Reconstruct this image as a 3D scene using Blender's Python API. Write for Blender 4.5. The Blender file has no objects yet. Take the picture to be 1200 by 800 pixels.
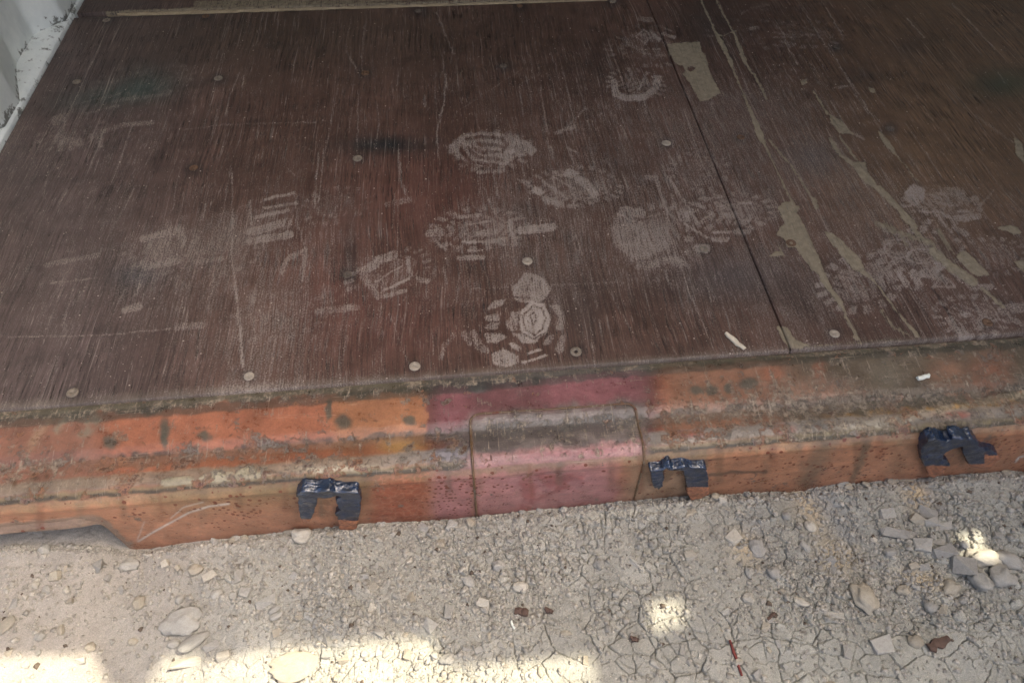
import bpy, bmesh, math, random
import numpy as np
from mathutils import Vector, Matrix, noise as mnoise

C = bpy.context.scene.collection
scene = bpy.context.scene
random.seed(7)

# ------------------------------------------------------------------ camera, sky, sun, exposure
CAM = np.array([-0.41492572, -0.53677415, 0.74755715])
ROT = np.array([[0.9960142219501151, -0.08913485239506841, 0.0032630908072270627],
                [-0.06811391586466171, -0.7837220454269683, -0.6173655723939836],
                [0.057586145370988565, 0.6146826283540787, -0.7866696271377414]])   # rows: right, down, forward
FPX = 850.0                                                                        # focal length, in photo pixels of 1200
cd = bpy.data.cameras.new('camera')
co = bpy.data.objects.new('camera', cd); C.objects.link(co)
cd.sensor_width = 36; cd.lens = FPX / 1200 * 36
cd.clip_start = 0.02; cd.clip_end = 2000
m = Matrix.Identity(4)
for i in range(3):
    m[i][0] = ROT[0][i]; m[i][1] = -ROT[1][i]; m[i][2] = -ROT[2][i]; m[i][3] = CAM[i]
co.matrix_world = m
scene.camera = co

SUN = Vector((1.5, 0.19, 2.5)).normalized()                                        # towards the sun
w = bpy.data.worlds.new('World'); scene.world = w; w.use_nodes = True
wn = w.node_tree.nodes; wl = w.node_tree.links
sky = wn.new('ShaderNodeTexSky'); sky.sky_type = 'NISHITA'; sky.sun_disc = False
sky.sun_elevation = math.asin(SUN.z); sky.sun_rotation = math.atan2(SUN.x, SUN.y)
sky.dust_density = 9.0; sky.air_density = 0.7; sky.ozone_density = 0.2
wn['Background'].inputs['Strength'].default_value = 0.15
wl.new(sky.outputs[0], wn['Background'].inputs['Color'])
sd = bpy.data.lights.new('sun', 'SUN'); so = bpy.data.objects.new('sun', sd); C.objects.link(so)
sd.energy = 2.9; sd.angle = math.radians(0.4); sd.color = (1.0, 0.92, 0.74)
so.rotation_euler = SUN.to_track_quat('Z', 'Y').to_euler()
scene.view_settings.view_transform = 'Standard'
scene.view_settings.look = 'None'
scene.view_settings.gamma = 1.0
scene.view_settings.exposure = 1.86
scene.view_settings.use_curve_mapping = False

# ------------------------------------------------------------------ survey helpers (photo pixel <-> place)
def project(P):
    q = (P - CAM) @ ROT.T
    return 600 + FPX * q[..., 0] / q[..., 2], 400 + FPX * q[..., 1] / q[..., 2]

def ray(u, v):
    return np.array([(u - 600) / FPX, (v - 400) / FPX, 1.0]) @ ROT

def on_z(u, v, z=0.0):
    d = ray(u, v); return CAM + (z - CAM[2]) / d[2] * d

def on_y(u, v, y):
    d = ray(u, v); return CAM + (y - CAM[1]) / d[1] * d

# ------------------------------------------------------------------ numpy noise and masks
def _hash(ix, iy, seed):
    h = (ix.astype(np.int64) * 374761393 + iy.astype(np.int64) * 668265263 + seed * 1442695041) & 0xFFFFFFFF
    h = ((h ^ (h >> 13)) * 1274126177) & 0xFFFFFFFF
    h = ((h ^ (h >> 16)) * 2246822519) & 0xFFFFFFFF
    return ((h ^ (h >> 15)) & 0xFFFFFF) / float(0xFFFFFF)

def vnoise(x, y, seed=0):
    ix = np.floor(x); iy = np.floor(y); fx = x - ix; fy = y - iy
    fx = fx * fx * (3 - 2 * fx); fy = fy * fy * (3 - 2 * fy)
    a = _hash(ix, iy, seed); b = _hash(ix + 1, iy, seed); c = _hash(ix, iy + 1, seed); d = _hash(ix + 1, iy + 1, seed)
    return (a * (1 - fx) + b * fx) * (1 - fy) + (c * (1 - fx) + d * fx) * fy

def fbm(x, y, seed=0, octv=4, gain=0.5):
    s = 0; amp = 1; tot = 0
    for o in range(octv):
        s = s + amp * vnoise(x * 2 ** o + 17.3 * o, y * 2 ** o - 9.1 * o, seed + o * 31); tot += amp; amp *= gain
    return s / tot

def voronoi(x, y, seed=0, tilt=False):
    ix = np.floor(x); iy = np.floor(y)
    f1 = np.full(x.shape, 9.0); f2 = np.full(x.shape, 9.0); cid = np.zeros(x.shape); tl = np.zeros(x.shape)
    for dx in (-1, 0, 1):
        for dy in (-1, 0, 1):
            jx = ix + dx; jy = iy + dy
            px = jx + 0.1 + 0.8 * _hash(jx, jy, seed); py = jy + 0.1 + 0.8 * _hash(jx, jy, seed + 77)
            d = np.hypot(px - x, py - y)
            n = d < f1
            f2 = np.where(n, f1, np.minimum(f2, d)); cid = np.where(n, _hash(jx, jy, seed + 5), cid); f1 = np.where(n, d, f1)
            tl = np.where(n, (x - px) * (_hash(jx, jy, seed + 91) - .5) + (y - py) * (_hash(jx, jy, seed + 92) - .5), tl)
    return (f1, f2, cid, tl) if tilt else (f1, f2, cid)

def sstep(a, b, x):
    t = np.clip((x - a) / (b - a), 0, 1); return t * t * (3 - 2 * t)

def crop(pts, x0, y0, s):
    return [(x0 + p[0] / s, y0 + p[1] / s) + tuple(p[2:]) for p in pts]

def poly_mask(U, V, poly, feather=1.5):
    """soft inside mask of a polygon"""
    out = np.zeros(U.shape); poly = np.array(poly, float)
    lo = poly.min(0) - feather - 1; hi = poly.max(0) + feather + 1
    sel = (U > lo[0]) & (U < hi[0]) & (V > lo[1]) & (V < hi[1])
    if not sel.any(): return out
    u = U[sel]; v = V[sel]; ins = np.zeros(u.shape, bool); dm = np.full(u.shape, 1e9)
    n = len(poly)
    for i in range(n):
        x1, y1 = poly[i]; x2, y2 = poly[(i + 1) % n]
        c = ((y1 > v) != (y2 > v)) & (u < (x2 - x1) * (v - y1) / ((y2 - y1) if y2 != y1 else 1e-9) + x1)
        ins ^= c
        L = max((x2 - x1) ** 2 + (y2 - y1) ** 2, 1e-9)
        t = np.clip(((u - x1) * (x2 - x1) + (v - y1) * (y2 - y1)) / L, 0, 1)
        dm = np.minimum(dm, np.hypot(u - x1 - t * (x2 - x1), v - y1 - t * (y2 - y1)))
    sdist = np.where(ins, dm, -dm)
    out[sel] = sstep(-feather, feather, sdist)
    return out

def line_mask(U, V, pts, wd, feather=1.0):
    """soft mask of a polyline; a point may carry its own width"""
    out = np.zeros(U.shape); P = [(p[0], p[1], p[2] if len(p) > 2 else wd) for p in pts]
    A = np.array(P); mx = A[:, 2].max() / 2 + feather + 1
    lo = A[:, :2].min(0) - mx; hi = A[:, :2].max(0) + mx
    sel = (U > lo[0]) & (U < hi[0]) & (V > lo[1]) & (V < hi[1])
    if not sel.any(): return out
    u = U[sel]; v = V[sel]; r = np.zeros(u.shape)
    for (x1, y1, w1), (x2, y2, w2) in zip(P[:-1], P[1:]):
        L = max((x2 - x1) ** 2 + (y2 - y1) ** 2, 1e-9)
        t = np.clip(((u - x1) * (x2 - x1) + (v - y1) * (y2 - y1)) / L, 0, 1)
        d = np.hypot(u - x1 - t * (x2 - x1), v - y1 - t * (y2 - y1)); h = (w1 + t * (w2 - w1)) / 2
        r = np.maximum(r, 1 - sstep(h - feather, h + feather, d))
    out[sel] = r
    return out

def blob(U, V, x, y, rx, ry=None, p=2.0, ang=0.0):
    ry = ry or rx; c, s = math.cos(ang), math.sin(ang)
    a = ((U - x) * c + (V - y) * s) / rx; b = (-(U - x) * s + (V - y) * c) / ry
    return np.exp(-(a * a + b * b) ** (p / 2))

def lin(r, g, b, k=1.0):
    f = lambda c: (c / 255 / 12.92 if c / 255 <= 0.04045 else ((c / 255 + 0.055) / 1.055) ** 2.4)
    return np.array([f(r), f(g), f(b)]) * k

def mix(col, c, f):
    return col + (np.asarray(c) - col) * f[..., None]

# ------------------------------------------------------------------ mesh helpers
def add_attrs(me, cols=None, floats=None):
    if cols is not None:
        a = me.color_attributes.new('Col', 'FLOAT_COLOR', 'POINT')
        n = len(me.vertices); arr = np.ones((n, 4), np.float32); arr[:, :3] = np.clip(cols.reshape(-1, 3), 0.004, 1)
        a.data.foreach_set('color', arr.ravel())
    for k, v in (floats or {}).items():
        a = me.attributes.new(k, 'FLOAT', 'POINT'); a.data.foreach_set('value', np.asarray(v, np.float32).ravel())

def grid_mesh(name, P, mat, cols=None, floats=None, parent=None, flip=False):
    ny, nx = P.shape[:2]
    me = bpy.data.meshes.new(name)
    me.vertices.add(nx * ny); me.vertices.foreach_set('co', P.astype(np.float32).reshape(-1))
    i = np.arange(nx * ny).reshape(ny, nx)
    q = np.stack([i[:-1, :-1], i[:-1, 1:], i[1:, 1:], i[1:, :-1]], -1).reshape(-1, 4)
    if flip: q = q[:, ::-1]
    n = len(q)
    me.loops.add(n * 4); me.loops.foreach_set('vertex_index', q.astype(np.int32).ravel())
    me.polygons.add(n); me.polygons.foreach_set('loop_start', np.arange(0, n * 4, 4, dtype=np.int32))
    me.polygons.foreach_set('use_smooth', np.ones(n, bool))
    me.update(calc_edges=True)
    add_attrs(me, cols, floats)
    me.materials.append(mat)
    o = bpy.data.objects.new(name, me); C.objects.link(o)
    if parent: o.parent = parent
    return o

def link_bm(name, bm, mat, parent=None, smooth=False):
    me = bpy.data.meshes.new(name); bm.normal_update(); bm.to_mesh(me); bm.free()
    if smooth:
        for p in me.polygons: p.use_smooth = True
    me.materials.append(mat)
    o = bpy.data.objects.new(name, me); C.objects.link(o)
    if parent: o.parent = parent
    return o

def add_box(bm, a, b):
    vs = [bm.verts.new((x, y, z)) for x in (a[0], b[0]) for y in (a[1], b[1]) for z in (a[2], b[2])]
    for f in ((0, 1, 3, 2), (4, 6, 7, 5), (0, 4, 5, 1), (2, 3, 7, 6), (0, 2, 6, 4), (1, 5, 7, 3)):
        bm.faces.new([vs[k] for k in f])

def tag(o, label, cat, group=None):
    o['label'] = label; o['category'] = cat
    if group: o['group'] = group
    return o

def pad_skirt(P, arrs, depth):
    """give a sheet its vertical edges"""
    Q = np.pad(P, ((1, 1), (1, 1), (0, 0)), mode='edge')
    for s in ((0, slice(None)), (-1, slice(None)), (slice(None), 0), (slice(None), -1)): Q[s][..., 2] -= depth
    return Q, [np.pad(a, ((1, 1), (1, 1)) + ((0, 0),) * (a.ndim - 2), mode='edge') for a in arrs]

# ------------------------------------------------------------------ materials
def new_mat(name):
    mt = bpy.data.materials.new(name); mt.use_nodes = True
    nt = mt.node_tree; return mt, nt, nt.nodes['Principled BSDF']

def N(nt, t, **kw):
    n = nt.nodes.new(t)
    for k, v in kw.items(): setattr(n, k, v)
    return n

def noise_node(nt, vec, scale, detail=4, rough=0.6, map_scale=None):
    if map_scale:
        mp = N(nt, 'ShaderNodeMapping'); mp.inputs['Scale'].default_value = map_scale
        nt.links.new(vec, mp.inputs['Vector']); vec = mp.outputs[0]
    n = N(nt, 'ShaderNodeTexNoise'); n.inputs['Scale'].default_value = scale
    n.inputs['Detail'].default_value = detail; n.inputs['Roughness'].default_value = rough
    nt.links.new(vec, n.inputs['Vector']); return n.outputs['Fac']

def mrange(nt, v, a, b, c, d, smooth=False):
    n = N(nt, 'ShaderNodeMapRange'); n.interpolation_type = 'SMOOTHSTEP' if smooth else 'LINEAR'
    for k, x in zip(('From Min', 'From Max', 'To Min', 'To Max'), (a, b, c, d)): n.inputs[k].default_value = x
    nt.links.new(v, n.inputs['Value']); return n.outputs[0]

def mth(nt, op, a, b=None):
    n = N(nt, 'ShaderNodeMath', operation=op)
    for k, x in ((0, a), (1, b)):
        if x is None: continue
        if isinstance(x, (int, float)): n.inputs[k].default_value = x
        else: nt.links.new(x, n.inputs[k])
    return n.outputs[0]

def mixc(nt, fac, a, b, mode='MIX'):
    n = N(nt, 'ShaderNodeMix', data_type='RGBA', blend_type=mode)
    for k, x in ((0, fac), (6, a), (7, b)):
        if isinstance(x, (int, float)): n.inputs[k].default_value = x
        elif isinstance(x, (tuple, list, np.ndarray)): n.inputs[k].default_value = (*x[:3], 1)
        else: nt.links.new(x, n.inputs[k])
    return n.outputs[2]

def grey(nt, v):
    n = N(nt, 'ShaderNodeCombineColor')
    for k in range(3): nt.links.new(v, n.inputs[k])
    return n.outputs[0]

def attr(nt, name):
    return N(nt, 'ShaderNodeAttribute', attribute_name=name)

def bump(nt, bsdf, h, dist, strength=1.0):
    b = N(nt, 'ShaderNodeBump'); b.inputs['Distance'].default_value = dist; b.inputs['Strength'].default_value = strength
    nt.links.new(h, b.inputs['Height']); nt.links.new(b.outputs[0], bsdf.inputs['Normal'])

DUST = lin(178, 166, 154, 0.70)
MUD = lin(170, 158, 132, 0.62)

def wood_material():
    mt, nt, bs = new_mat('varnished_plywood')
    tc = N(nt, 'ShaderNodeTexCoord').outputs['Object']
    # let the grain wander a little
    wob = N(nt, 'ShaderNodeTexNoise'); wob.inputs['Scale'].default_value = 5; nt.links.new(tc, wob.inputs['Vector'])
    vm = N(nt, 'ShaderNodeVectorMath', operation='MULTIPLY_ADD'); nt.links.new(wob.outputs['Color'], vm.inputs[0]); vm.inputs[1].default_value = (.018, 0, 0); nt.links.new(tc, vm.inputs[2])
    gc_ = vm.outputs[0]
    col = attr(nt, 'Col').outputs['Color']; dust = attr(nt, 'dust').outputs['Fac']; mud = attr(nt, 'mud').outputs['Fac']
    g1 = noise_node(nt, gc_, 1.0, 5, 0.7, (260, 7, 1))          # grain running into the container
    g2 = noise_node(nt, gc_, 1.0, 3, 0.6, (560, 24, 1))         # short fissures
    g3 = noise_node(nt, gc_, 1.0, 3, 0.6, (300, 5.0, 1))        # long rubbed lines
    g4 = noise_node(nt, gc_, 1.0, 3, 0.65, (640, 46, 1))        # short pale flecks
    sp = noise_node(nt, tc, 430, 3, 0.75)                       # gritty speckle
    pt = noise_node(nt, tc, 24, 6, 0.7); wv = noise_node(nt, tc, 8, 5, 0.7)
    wear = mrange(nt, wv, 0.36, 0.60, 0.15, 1.0, True)
    k = mrange(nt, g1, 0.34, 0.66, 0.52, 1.42)
    c = mixc(nt, wear, col, mixc(nt, 1.0, col, grey(nt, k), 'MULTIPLY'))
    c = mixc(nt, 1.0, c, grey(nt, mrange(nt, pt, 0.3, 0.7, 0.70, 1.28)), 'MULTIPLY')
    fis = mth(nt, 'MULTIPLY', mrange(nt, g2, 0.57, 0.66, 0.0, 0.75, True), wear)
    c = mixc(nt, fis, c, lin(36, 26, 22, 0.8))
    # dust caught by the raised grain
    br = mth(nt, 'ADD', mth(nt, 'MULTIPLY', g2, 0.40), mth(nt, 'MULTIPLY', sp, 0.60))
    dv = mth(nt, 'ADD', dust, mth(nt, 'MULTIPLY', mth(nt, 'SUBTRACT', br, 0.5), 3.5))
    df = mth(nt, 'MULTIPLY', mrange(nt, dv, 0.34, 0.92, 0.0, 1.0, True), mrange(nt, dust, 0.1, 1.0, 0.22, 0.92))
    c = mixc(nt, df, c, DUST)
    c = mixc(nt, mth(nt, 'MULTIPLY', fis, 0.7), c, lin(42, 31, 27, 0.8))
    # pale flecks and thin rub lines
    fl = mth(nt, 'MULTIPLY', mrange(nt, g4, 0.60, 0.66, 0.0, 1.0, True), mrange(nt, mth(nt, 'ADD', dust, mth(nt, 'MULTIPLY', mth(nt, 'SUBTRACT', pt, 0.5), 1.4)), 0.0, 0.6, 0.05, 0.55))
    c = mixc(nt, fl, c, DUST)
    ln = mth(nt, 'MULTIPLY', mrange(nt, g3, 0.61, 0.66, 0.0, 1.0, True), mrange(nt, mth(nt, 'MULTIPLY', pt, wv), 0.16, 0.34, 0.0, 0.40))
    c = mixc(nt, ln, c, DUST)
    # specks of grit
    for sc, th, rare in ((75, .085, .80), (190, .12, .86)):
        vs = N(nt, 'ShaderNodeTexVoronoi'); vs.inputs['Scale'].default_value = sc; nt.links.new(tc, vs.inputs['Vector'])
        sk = N(nt, 'ShaderNodeSeparateColor'); nt.links.new(vs.outputs['Color'], sk.inputs[0])
        spk = mth(nt, 'MULTIPLY', mth(nt, 'LESS_THAN', vs.outputs['Distance'], th), mth(nt, 'GREATER_THAN', sk.outputs[0], rare))
        c = mixc(nt, mth(nt, 'MULTIPLY', spk, 0.75), c, lin(196, 184, 170, 0.75))
    # dried mud, frayed along the grain
    mv = mth(nt, 'ADD', mud, mth(nt, 'ADD', mth(nt, 'MULTIPLY', mth(nt, 'SUBTRACT', noise_node(nt, tc, 130, 7, 0.75), 0.5), 1.7), mth(nt, 'MULTIPLY', mth(nt, 'SUBTRACT', g2, 0.5), 1.5)))
    mf = mrange(nt, mv, 0.36, 0.58, 0.0, 0.80, True)
    mn = noise_node(nt, tc, 110, 6, 0.7)
    mc = mixc(nt, mrange(nt, mn, 0.3, 0.7, 0, 1), MUD * 0.66, MUD * 1.18)
    mc = mixc(nt, mth(nt, 'MULTIPLY', mrange(nt, g2, 0.54, 0.66, 0, 1, True), 0.45), mc, MUD * 0.42)
    c = mixc(nt, mf, c, mc)
    nt.links.new(c, bs.inputs['Base Color'])
    r_ = mth(nt, 'ADD', mrange(nt, pt, 0.3, 0.7, 0.42, 0.6), mth(nt, 'MULTIPLY', mth(nt, 'MAXIMUM', df, mf), 0.35))
    nt.links.new(r_, bs.inputs['Roughness'])
    bs.inputs['Specular IOR Level'].default_value = 0.33
    h = mth(nt, 'ADD', mth(nt, 'SUBTRACT', mth(nt, 'MULTIPLY', g1, 0.5), mth(nt, 'MULTIPLY', fis, 0.9)), mth(nt, 'MULTIPLY', mf, 0.9))
    bump(nt, bs, h, 0.0011, 0.9)
    return mt

def steel_material():
    mt, nt, bs = new_mat('weathered_painted_steel')
    tc = N(nt, 'ShaderNodeTexCoord').outputs['Object']
    col = attr(nt, 'Col').outputs['Color']; grime = attr(nt, 'grime').outputs['Fac']; spot = attr(nt, 'spot').outputs['Fac']; chip_ = attr(nt, 'chip').outputs['Fac']
    n1 = noise_node(nt, tc, 55, 6, 0.7); n2 = noise_node(nt, tc, 420, 3, 0.75); n4 = noise_node(nt, tc, 190, 5, 0.75)
    nA = noise_node(nt, tc, 48, 9, 0.74); nB = noise_node(nt, tc, 80, 9, 0.78); nC = noise_node(nt, tc, 20, 4, 0.6)
    sx = noise_node(nt, tc, 1.0, 3, 0.65, (9, 520, 520)); sy = noise_node(nt, tc, 1.0, 4, 0.7, (330, 22, 22))
    c = mixc(nt, 1.0, col, grey(nt, mrange(nt, n1, 0.28, 0.72, 0.72, 1.26)), 'MULTIPLY')
    c = mixc(nt, 1.0, c, grey(nt, mrange(nt, n2, 0.3, 0.7, 0.86, 1.14)), 'MULTIPLY')
    # flaked paint: grey primer, then dark rust inside it
    cv = mth(nt, 'ADD', nA, chip_)
    c = mixc(nt, mrange(nt, cv, 0.60, 0.625, 0, 0.85, True), c, mixc(nt, mrange(nt, nC, 0.44, 0.56, 0, 1, True), lin(124, 116, 104, 0.7), lin(150, 106, 78, 0.7)))
    c = mixc(nt, mrange(nt, cv, 0.655, 0.68, 0, 0.9, True), c, mixc(nt, n2, lin(66, 46, 36, 0.7), lin(104, 66, 44, 0.7)))
    # caked dirt and dust
    gv = mth(nt, 'ADD', mth(nt, 'MULTIPLY', grime, 0.26), mth(nt, 'ADD', mth(nt, 'MULTIPLY', nB, 0.72), mth(nt, 'MULTIPLY', sy, 0.28)))
    gf = mrange(nt, gv, 0.585, 0.66, 0.0, 0.84, True)
    gcol = mixc(nt, mrange(nt, n4, 0.36, 0.64, 0, 1, True), lin(84, 74, 62, 0.72), lin(166, 150, 128, 0.74))
    c = mixc(nt, gf, c, gcol)
    # scratches along and across
    c = mixc(nt, mth(nt, 'MULTIPLY', mrange(nt, sx, 0.65, 0.69, 0, 0.5, True), mrange(nt, nC, 0.4, 0.6, 0, 1)), c, lin(196, 174, 150, 0.75))
    c = mixc(nt, mth(nt, 'MULTIPLY', mrange(nt, sy, 0.62, 0.68, 0, 0.5, True), mrange(nt, grime, 0.02, 0.25, 0, 1)), c, lin(184, 166, 144, 0.75))
    v = N(nt, 'ShaderNodeTexVoronoi'); v.inputs['Scale'].default_value = 170; nt.links.new(tc, v.inputs['Vector'])
    sk = N(nt, 'ShaderNodeSeparateColor'); nt.links.new(v.outputs['Color'], sk.inputs[0])
    sz = mth(nt, 'MULTIPLY', sk.outputs[1], 0.46)
    d = mth(nt, 'ADD', v.outputs['Distance'], mth(nt, 'MULTIPLY', mth(nt, 'SUBTRACT', n4, 0.5), 0.45))
    sf = mth(nt, 'MULTIPLY', mth(nt, 'LESS_THAN', d, sz), mth(nt, 'LESS_THAN', sk.outputs[0], spot))
    c = mixc(nt, mth(nt, 'MULTIPLY', sf, 0.85), c, lin(108, 46, 28, 0.72))
    nt.links.new(c, bs.inputs['Base Color'])
    nt.links.new(mth(nt, 'ADD', mrange(nt, n1, 0.3, 0.7, 0.24, 0.42), mth(nt, 'MULTIPLY', gf, 0.35)), bs.inputs['Roughness'])
    h = mth(nt, 'ADD', mth(nt, 'SUBTRACT', mth(nt, 'MULTIPLY', n4, 0.6), mth(nt, 'MULTIPLY', mrange(nt, cv, 0.60, 0.625, 0, 1), 0.7)), mth(nt, 'ADD', mth(nt, 'MULTIPLY', gf, 0.30), mth(nt, 'MULTIPLY', n2, 0.25)))
    bump(nt, bs, h, 0.0011, 0.8)
    return mt

def soil_material():
    mt, nt, bs = new_mat('dry_cracked_soil')
    tc = N(nt, 'ShaderNodeTexCoord').outputs['Object']
    col = attr(nt, 'Col').outputs['Color']
    n1 = noise_node(nt, tc, 60, 5, 0.65); n2 = noise_node(nt, tc, 800, 3, 0.75); n3 = noise_node(nt, tc, 260, 3, 0.6)
    c = mixc(nt, 1.0, col, grey(nt, mrange(nt, n1, 0.25, 0.75, 0.86, 1.14)), 'MULTIPLY')
    c = mixc(nt, 1.0, c, grey(nt, mrange(nt, n2, 0.3, 0.7, 0.70, 1.26)), 'MULTIPLY')
    dk = mrange(nt, n3, 0.68, 0.76, 0.0, 0.35, True)
    c = mixc(nt, dk, c, lin(110, 98, 84, 0.8))
    nt.links.new(c, bs.inputs['Base Color']); bs.inputs['Roughness'].default_value = 0.95
    bs.inputs['Specular IOR Level'].default_value = 0.15
    bump(nt, bs, mth(nt, 'ADD', mth(nt, 'MULTIPLY', n2, 0.5), n3), 0.0012, 0.8)
    return mt

def stone_material(name, rgb, k=0.83):
    mt, nt, bs = new_mat(name)
    tc = N(nt, 'ShaderNodeTexCoord').outputs['Object']
    rnd = N(nt, 'ShaderNodeObjectInfo').outputs['Random']
    n1 = noise_node(nt, tc, 3.0, 5, 0.7); n2 = noise_node(nt, tc, 22, 4, 0.7)
    c = mixc(nt, 1.0, lin(*rgb, k), grey(nt, mrange(nt, n1, 0.25, 0.75, 0.80, 1.16)), 'MULTIPLY')
    c = mixc(nt, 1.0, c, grey(nt, mrange(nt, n2, 0.3, 0.7, 0.80, 1.15)), 'MULTIPLY')
    c = mixc(nt, 1.0, c, grey(nt, mrange(nt, rnd, 0, 1, 0.86, 1.12)), 'MULTIPLY')
    nt.links.new(c, bs.inputs['Base Color']); bs.inputs['Roughness'].default_value = 0.92
    bs.inputs['Specular IOR Level'].default_value = 0.15
    bump(nt, bs, mth(nt, 'ADD', n1, n2), 0.0012, 0.7)
    return mt

def simple_material(name, rgb, k=0.85, rough=0.6, sc=60, var=0.2, bd=0.0005):
    mt, nt, bs = new_mat(name)
    tc = N(nt, 'ShaderNodeTexCoord').outputs['Object']
    n1 = noise_node(nt, tc, sc, 5, 0.65)
    c = mixc(nt, 1.0, lin(*rgb, k), grey(nt, mrange(nt, n1, 0.25, 0.75, 1 - var, 1 + var)), 'MULTIPLY')
    nt.links.new(c, bs.inputs['Base Color']); bs.inputs['Roughness'].default_value = rough
    bump(nt, bs, n1, bd, 0.6)
    return mt

def wall_material():
    mt, nt, bs = new_mat('scuffed_white_paint')
    tc = N(nt, 'ShaderNodeTexCoord').outputs['Object']
    n1 = noise_node(nt, tc, 14, 5, 0.65); n2 = noise_node(nt, tc, 70, 5, 0.7)
    grime = attr(nt, 'grime').outputs['Fac']
    c = mixc(nt, mrange(nt, n1, 0.3, 0.7, 0, 1), lin(184, 193, 192, 1.0), lin(214, 220, 216, 1.0))
    gv = mth(nt, 'ADD', grime, mth(nt, 'MULTIPLY', mth(nt, 'SUBTRACT', n2, 0.5), 2.0))
    c = mixc(nt, mrange(nt, gv, 0.5, 0.72, 0, 0.85, True), c, lin(84, 84, 74, 0.7))
    nt.links.new(c, bs.inputs['Base Color']); bs.inputs['Roughness'].default_value = 0.5
    bump(nt, bs, n2, 0.0015, 0.6)
    return mt

def keeper_material():
    mt, nt, bs = new_mat('tarry_blue_paint_over_rust')
    tc = N(nt, 'ShaderNodeTexCoord').outputs['Object']
    rust = attr(nt, 'rust').outputs['Fac']
    n1 = noise_node(nt, tc, 110, 4, 0.65); n2 = noise_node(nt, tc, 1.0, 3, 0.6, (90, 300, 300))
    paint = mixc(nt, mrange(nt, n1, 0.35, 0.7, 0, 1), (0.004, 0.008, 0.018), (0.012, 0.030, 0.072))
    ru = mixc(nt, mrange(nt, noise_node(nt, tc, 260, 4, 0.7), 0.3, 0.7, 0, 1), lin(104, 58, 36, 0.7), lin(188, 122, 80, 0.75))
    rv = mth(nt, 'ADD', rust, mth(nt, 'MULTIPLY', mth(nt, 'SUBTRACT', n1, 0.5), 1.7))
    f = mrange(nt, rv, 0.44, 0.56, 0, 1, True)
    c = mixc(nt, f, paint, ru)
    nt.links.new(c, bs.inputs['Base Color'])
    nt.links.new(mrange(nt, f, 0, 1, 0.13, 0.75), bs.inputs['Roughness'])
    bs.inputs['Specular IOR Level'].default_value = 0.8; bs.inputs['Coat Weight'].default_value = 0.25; bs.inputs['Coat Roughness'].default_value = 0.08
    bump(nt, bs, mth(nt, 'ADD', n1, n2), 0.0016, 0.9)
    return mt

M_wood = wood_material(); M_steel = steel_material(); M_soil = soil_material(); M_wall = wall_material(); M_keep = keeper_material()
M_screw = simple_material('dusty_screw_steel', (142, 130, 114), 0.55, 0.6, 300, 0.45)
M_in = simple_material('container_inner_paint', (226, 226, 218), 1.0, 0.5, 8, 0.08)
M_out = simple_material('container_outer_paint', (150, 152, 148), 0.8, 0.5, 8, 0.15)

# ------------------------------------------------------------------ the ground
FB = [(0, 634), (100, 634), (156, 641), (230, 633), (300, 624), (420, 612), (520, 606), (600, 597), (700, 589), (800, 580), (900, 574), (1000, 565), (1100, 557), (1200, 548)]
fbw = np.array([on_y(u, v, -0.133) for u, v in FB])
FBX = np.concatenate([[-3, -1.2], fbw[:, 0], [0.8, 3]]); FBZ = np.concatenate([[-0.125, -0.120], fbw[:, 2], [-0.118, -0.118]])
def ground_base(X):
    k = np.ones(9) / 9
    xs = np.linspace(-3, 3, 1201); zs = np.interp(xs, FBX, FBZ); zs = np.convolve(np.pad(zs, 4, mode='edge'), k, 'valid')
    return np.interp(X, xs, zs)

def spaced(lo, a, b, hi, step):
    mid = np.arange(a, b, step); n = 40
    g = np.geomspace(step * 3, 1.0, n)
    left = a - (a - lo) * (g - g[0] * 0) ; right = b + (hi - b) * g
    return np.concatenate([np.sort(left), mid, right])

gx = spaced(-900, -1.06, 0.36, 900, 0.00082); gy = spaced(-900, -0.43, -0.115, 900, 0.00082)
GX, GY = np.meshgrid(gx, gy)
fine = (GX > -1.2) & (GX < 0.5) & (GY > -0.5) & (GY < 0)
GZ0 = ground_base(np.clip(GX, -3, 3))
GU, GV = project(np.stack([GX, GY, GZ0], -1))
GU = np.where(fine, GU, -5000); GV = np.where(fine, GV, -5000)
wx = GX + 0.010 * (fbm(GX * 40, GY * 40, 11, 3) - 0.5); wy = GY + 0.010 * (fbm(GX * 40, GY * 40, 12, 3) - 0.5)
wx2 = GX + 0.006 * (fbm(GX * 90, GY * 90, 13, 4) - 0.5); wy2 = GY + 0.006 * (fbm(GX * 90, GY * 90, 14, 4) - 0.5)
zone = 0.10 * (fbm(GX * 14, GY * 14, 15, 3) - 0.5)
UU = GU + 1400 * zone
crackz = np.clip(sstep(500, 700, UU) + 0.8 * sstep(735, 765, GV + 30 * (zone * 10)) * sstep(180, 300, GU), 0, 1)
pebz = np.clip(sstep(270, 380, UU) * (1 - 0.55 * sstep(600, 760, UU)) + 0.75 * blob(GU, GV, 1030, 680, 120, 60) + 0.5 * blob(GU, GV, 900, 660, 60, 60), 0, 1)
smooth = 1 - sstep(120, 330, UU)
f1, f2, cid, t1 = voronoi(wx2 / 0.044, wy2 / 0.040, 3, True); e1 = (f2 - f1) * 0.042
c1, c2, cid2, t2 = voronoi(wx2 / 0.021, wy2 / 0.019, 4, True); e2 = (c2 - c1) * 0.020
p1, p2, pid, t3 = voronoi(wx2 / 0.0115, wy2 / 0.0100, 8, True); e3 = (p2 - p1) * 0.0105
q1, q2, qid, t4 = voronoi(wx2 / 0.0056, wy2 / 0.0050, 9, True); e4 = (q2 - q1) * 0.0053
nzf = fbm(GX * 120, GY * 120, 24, 2)
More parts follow.
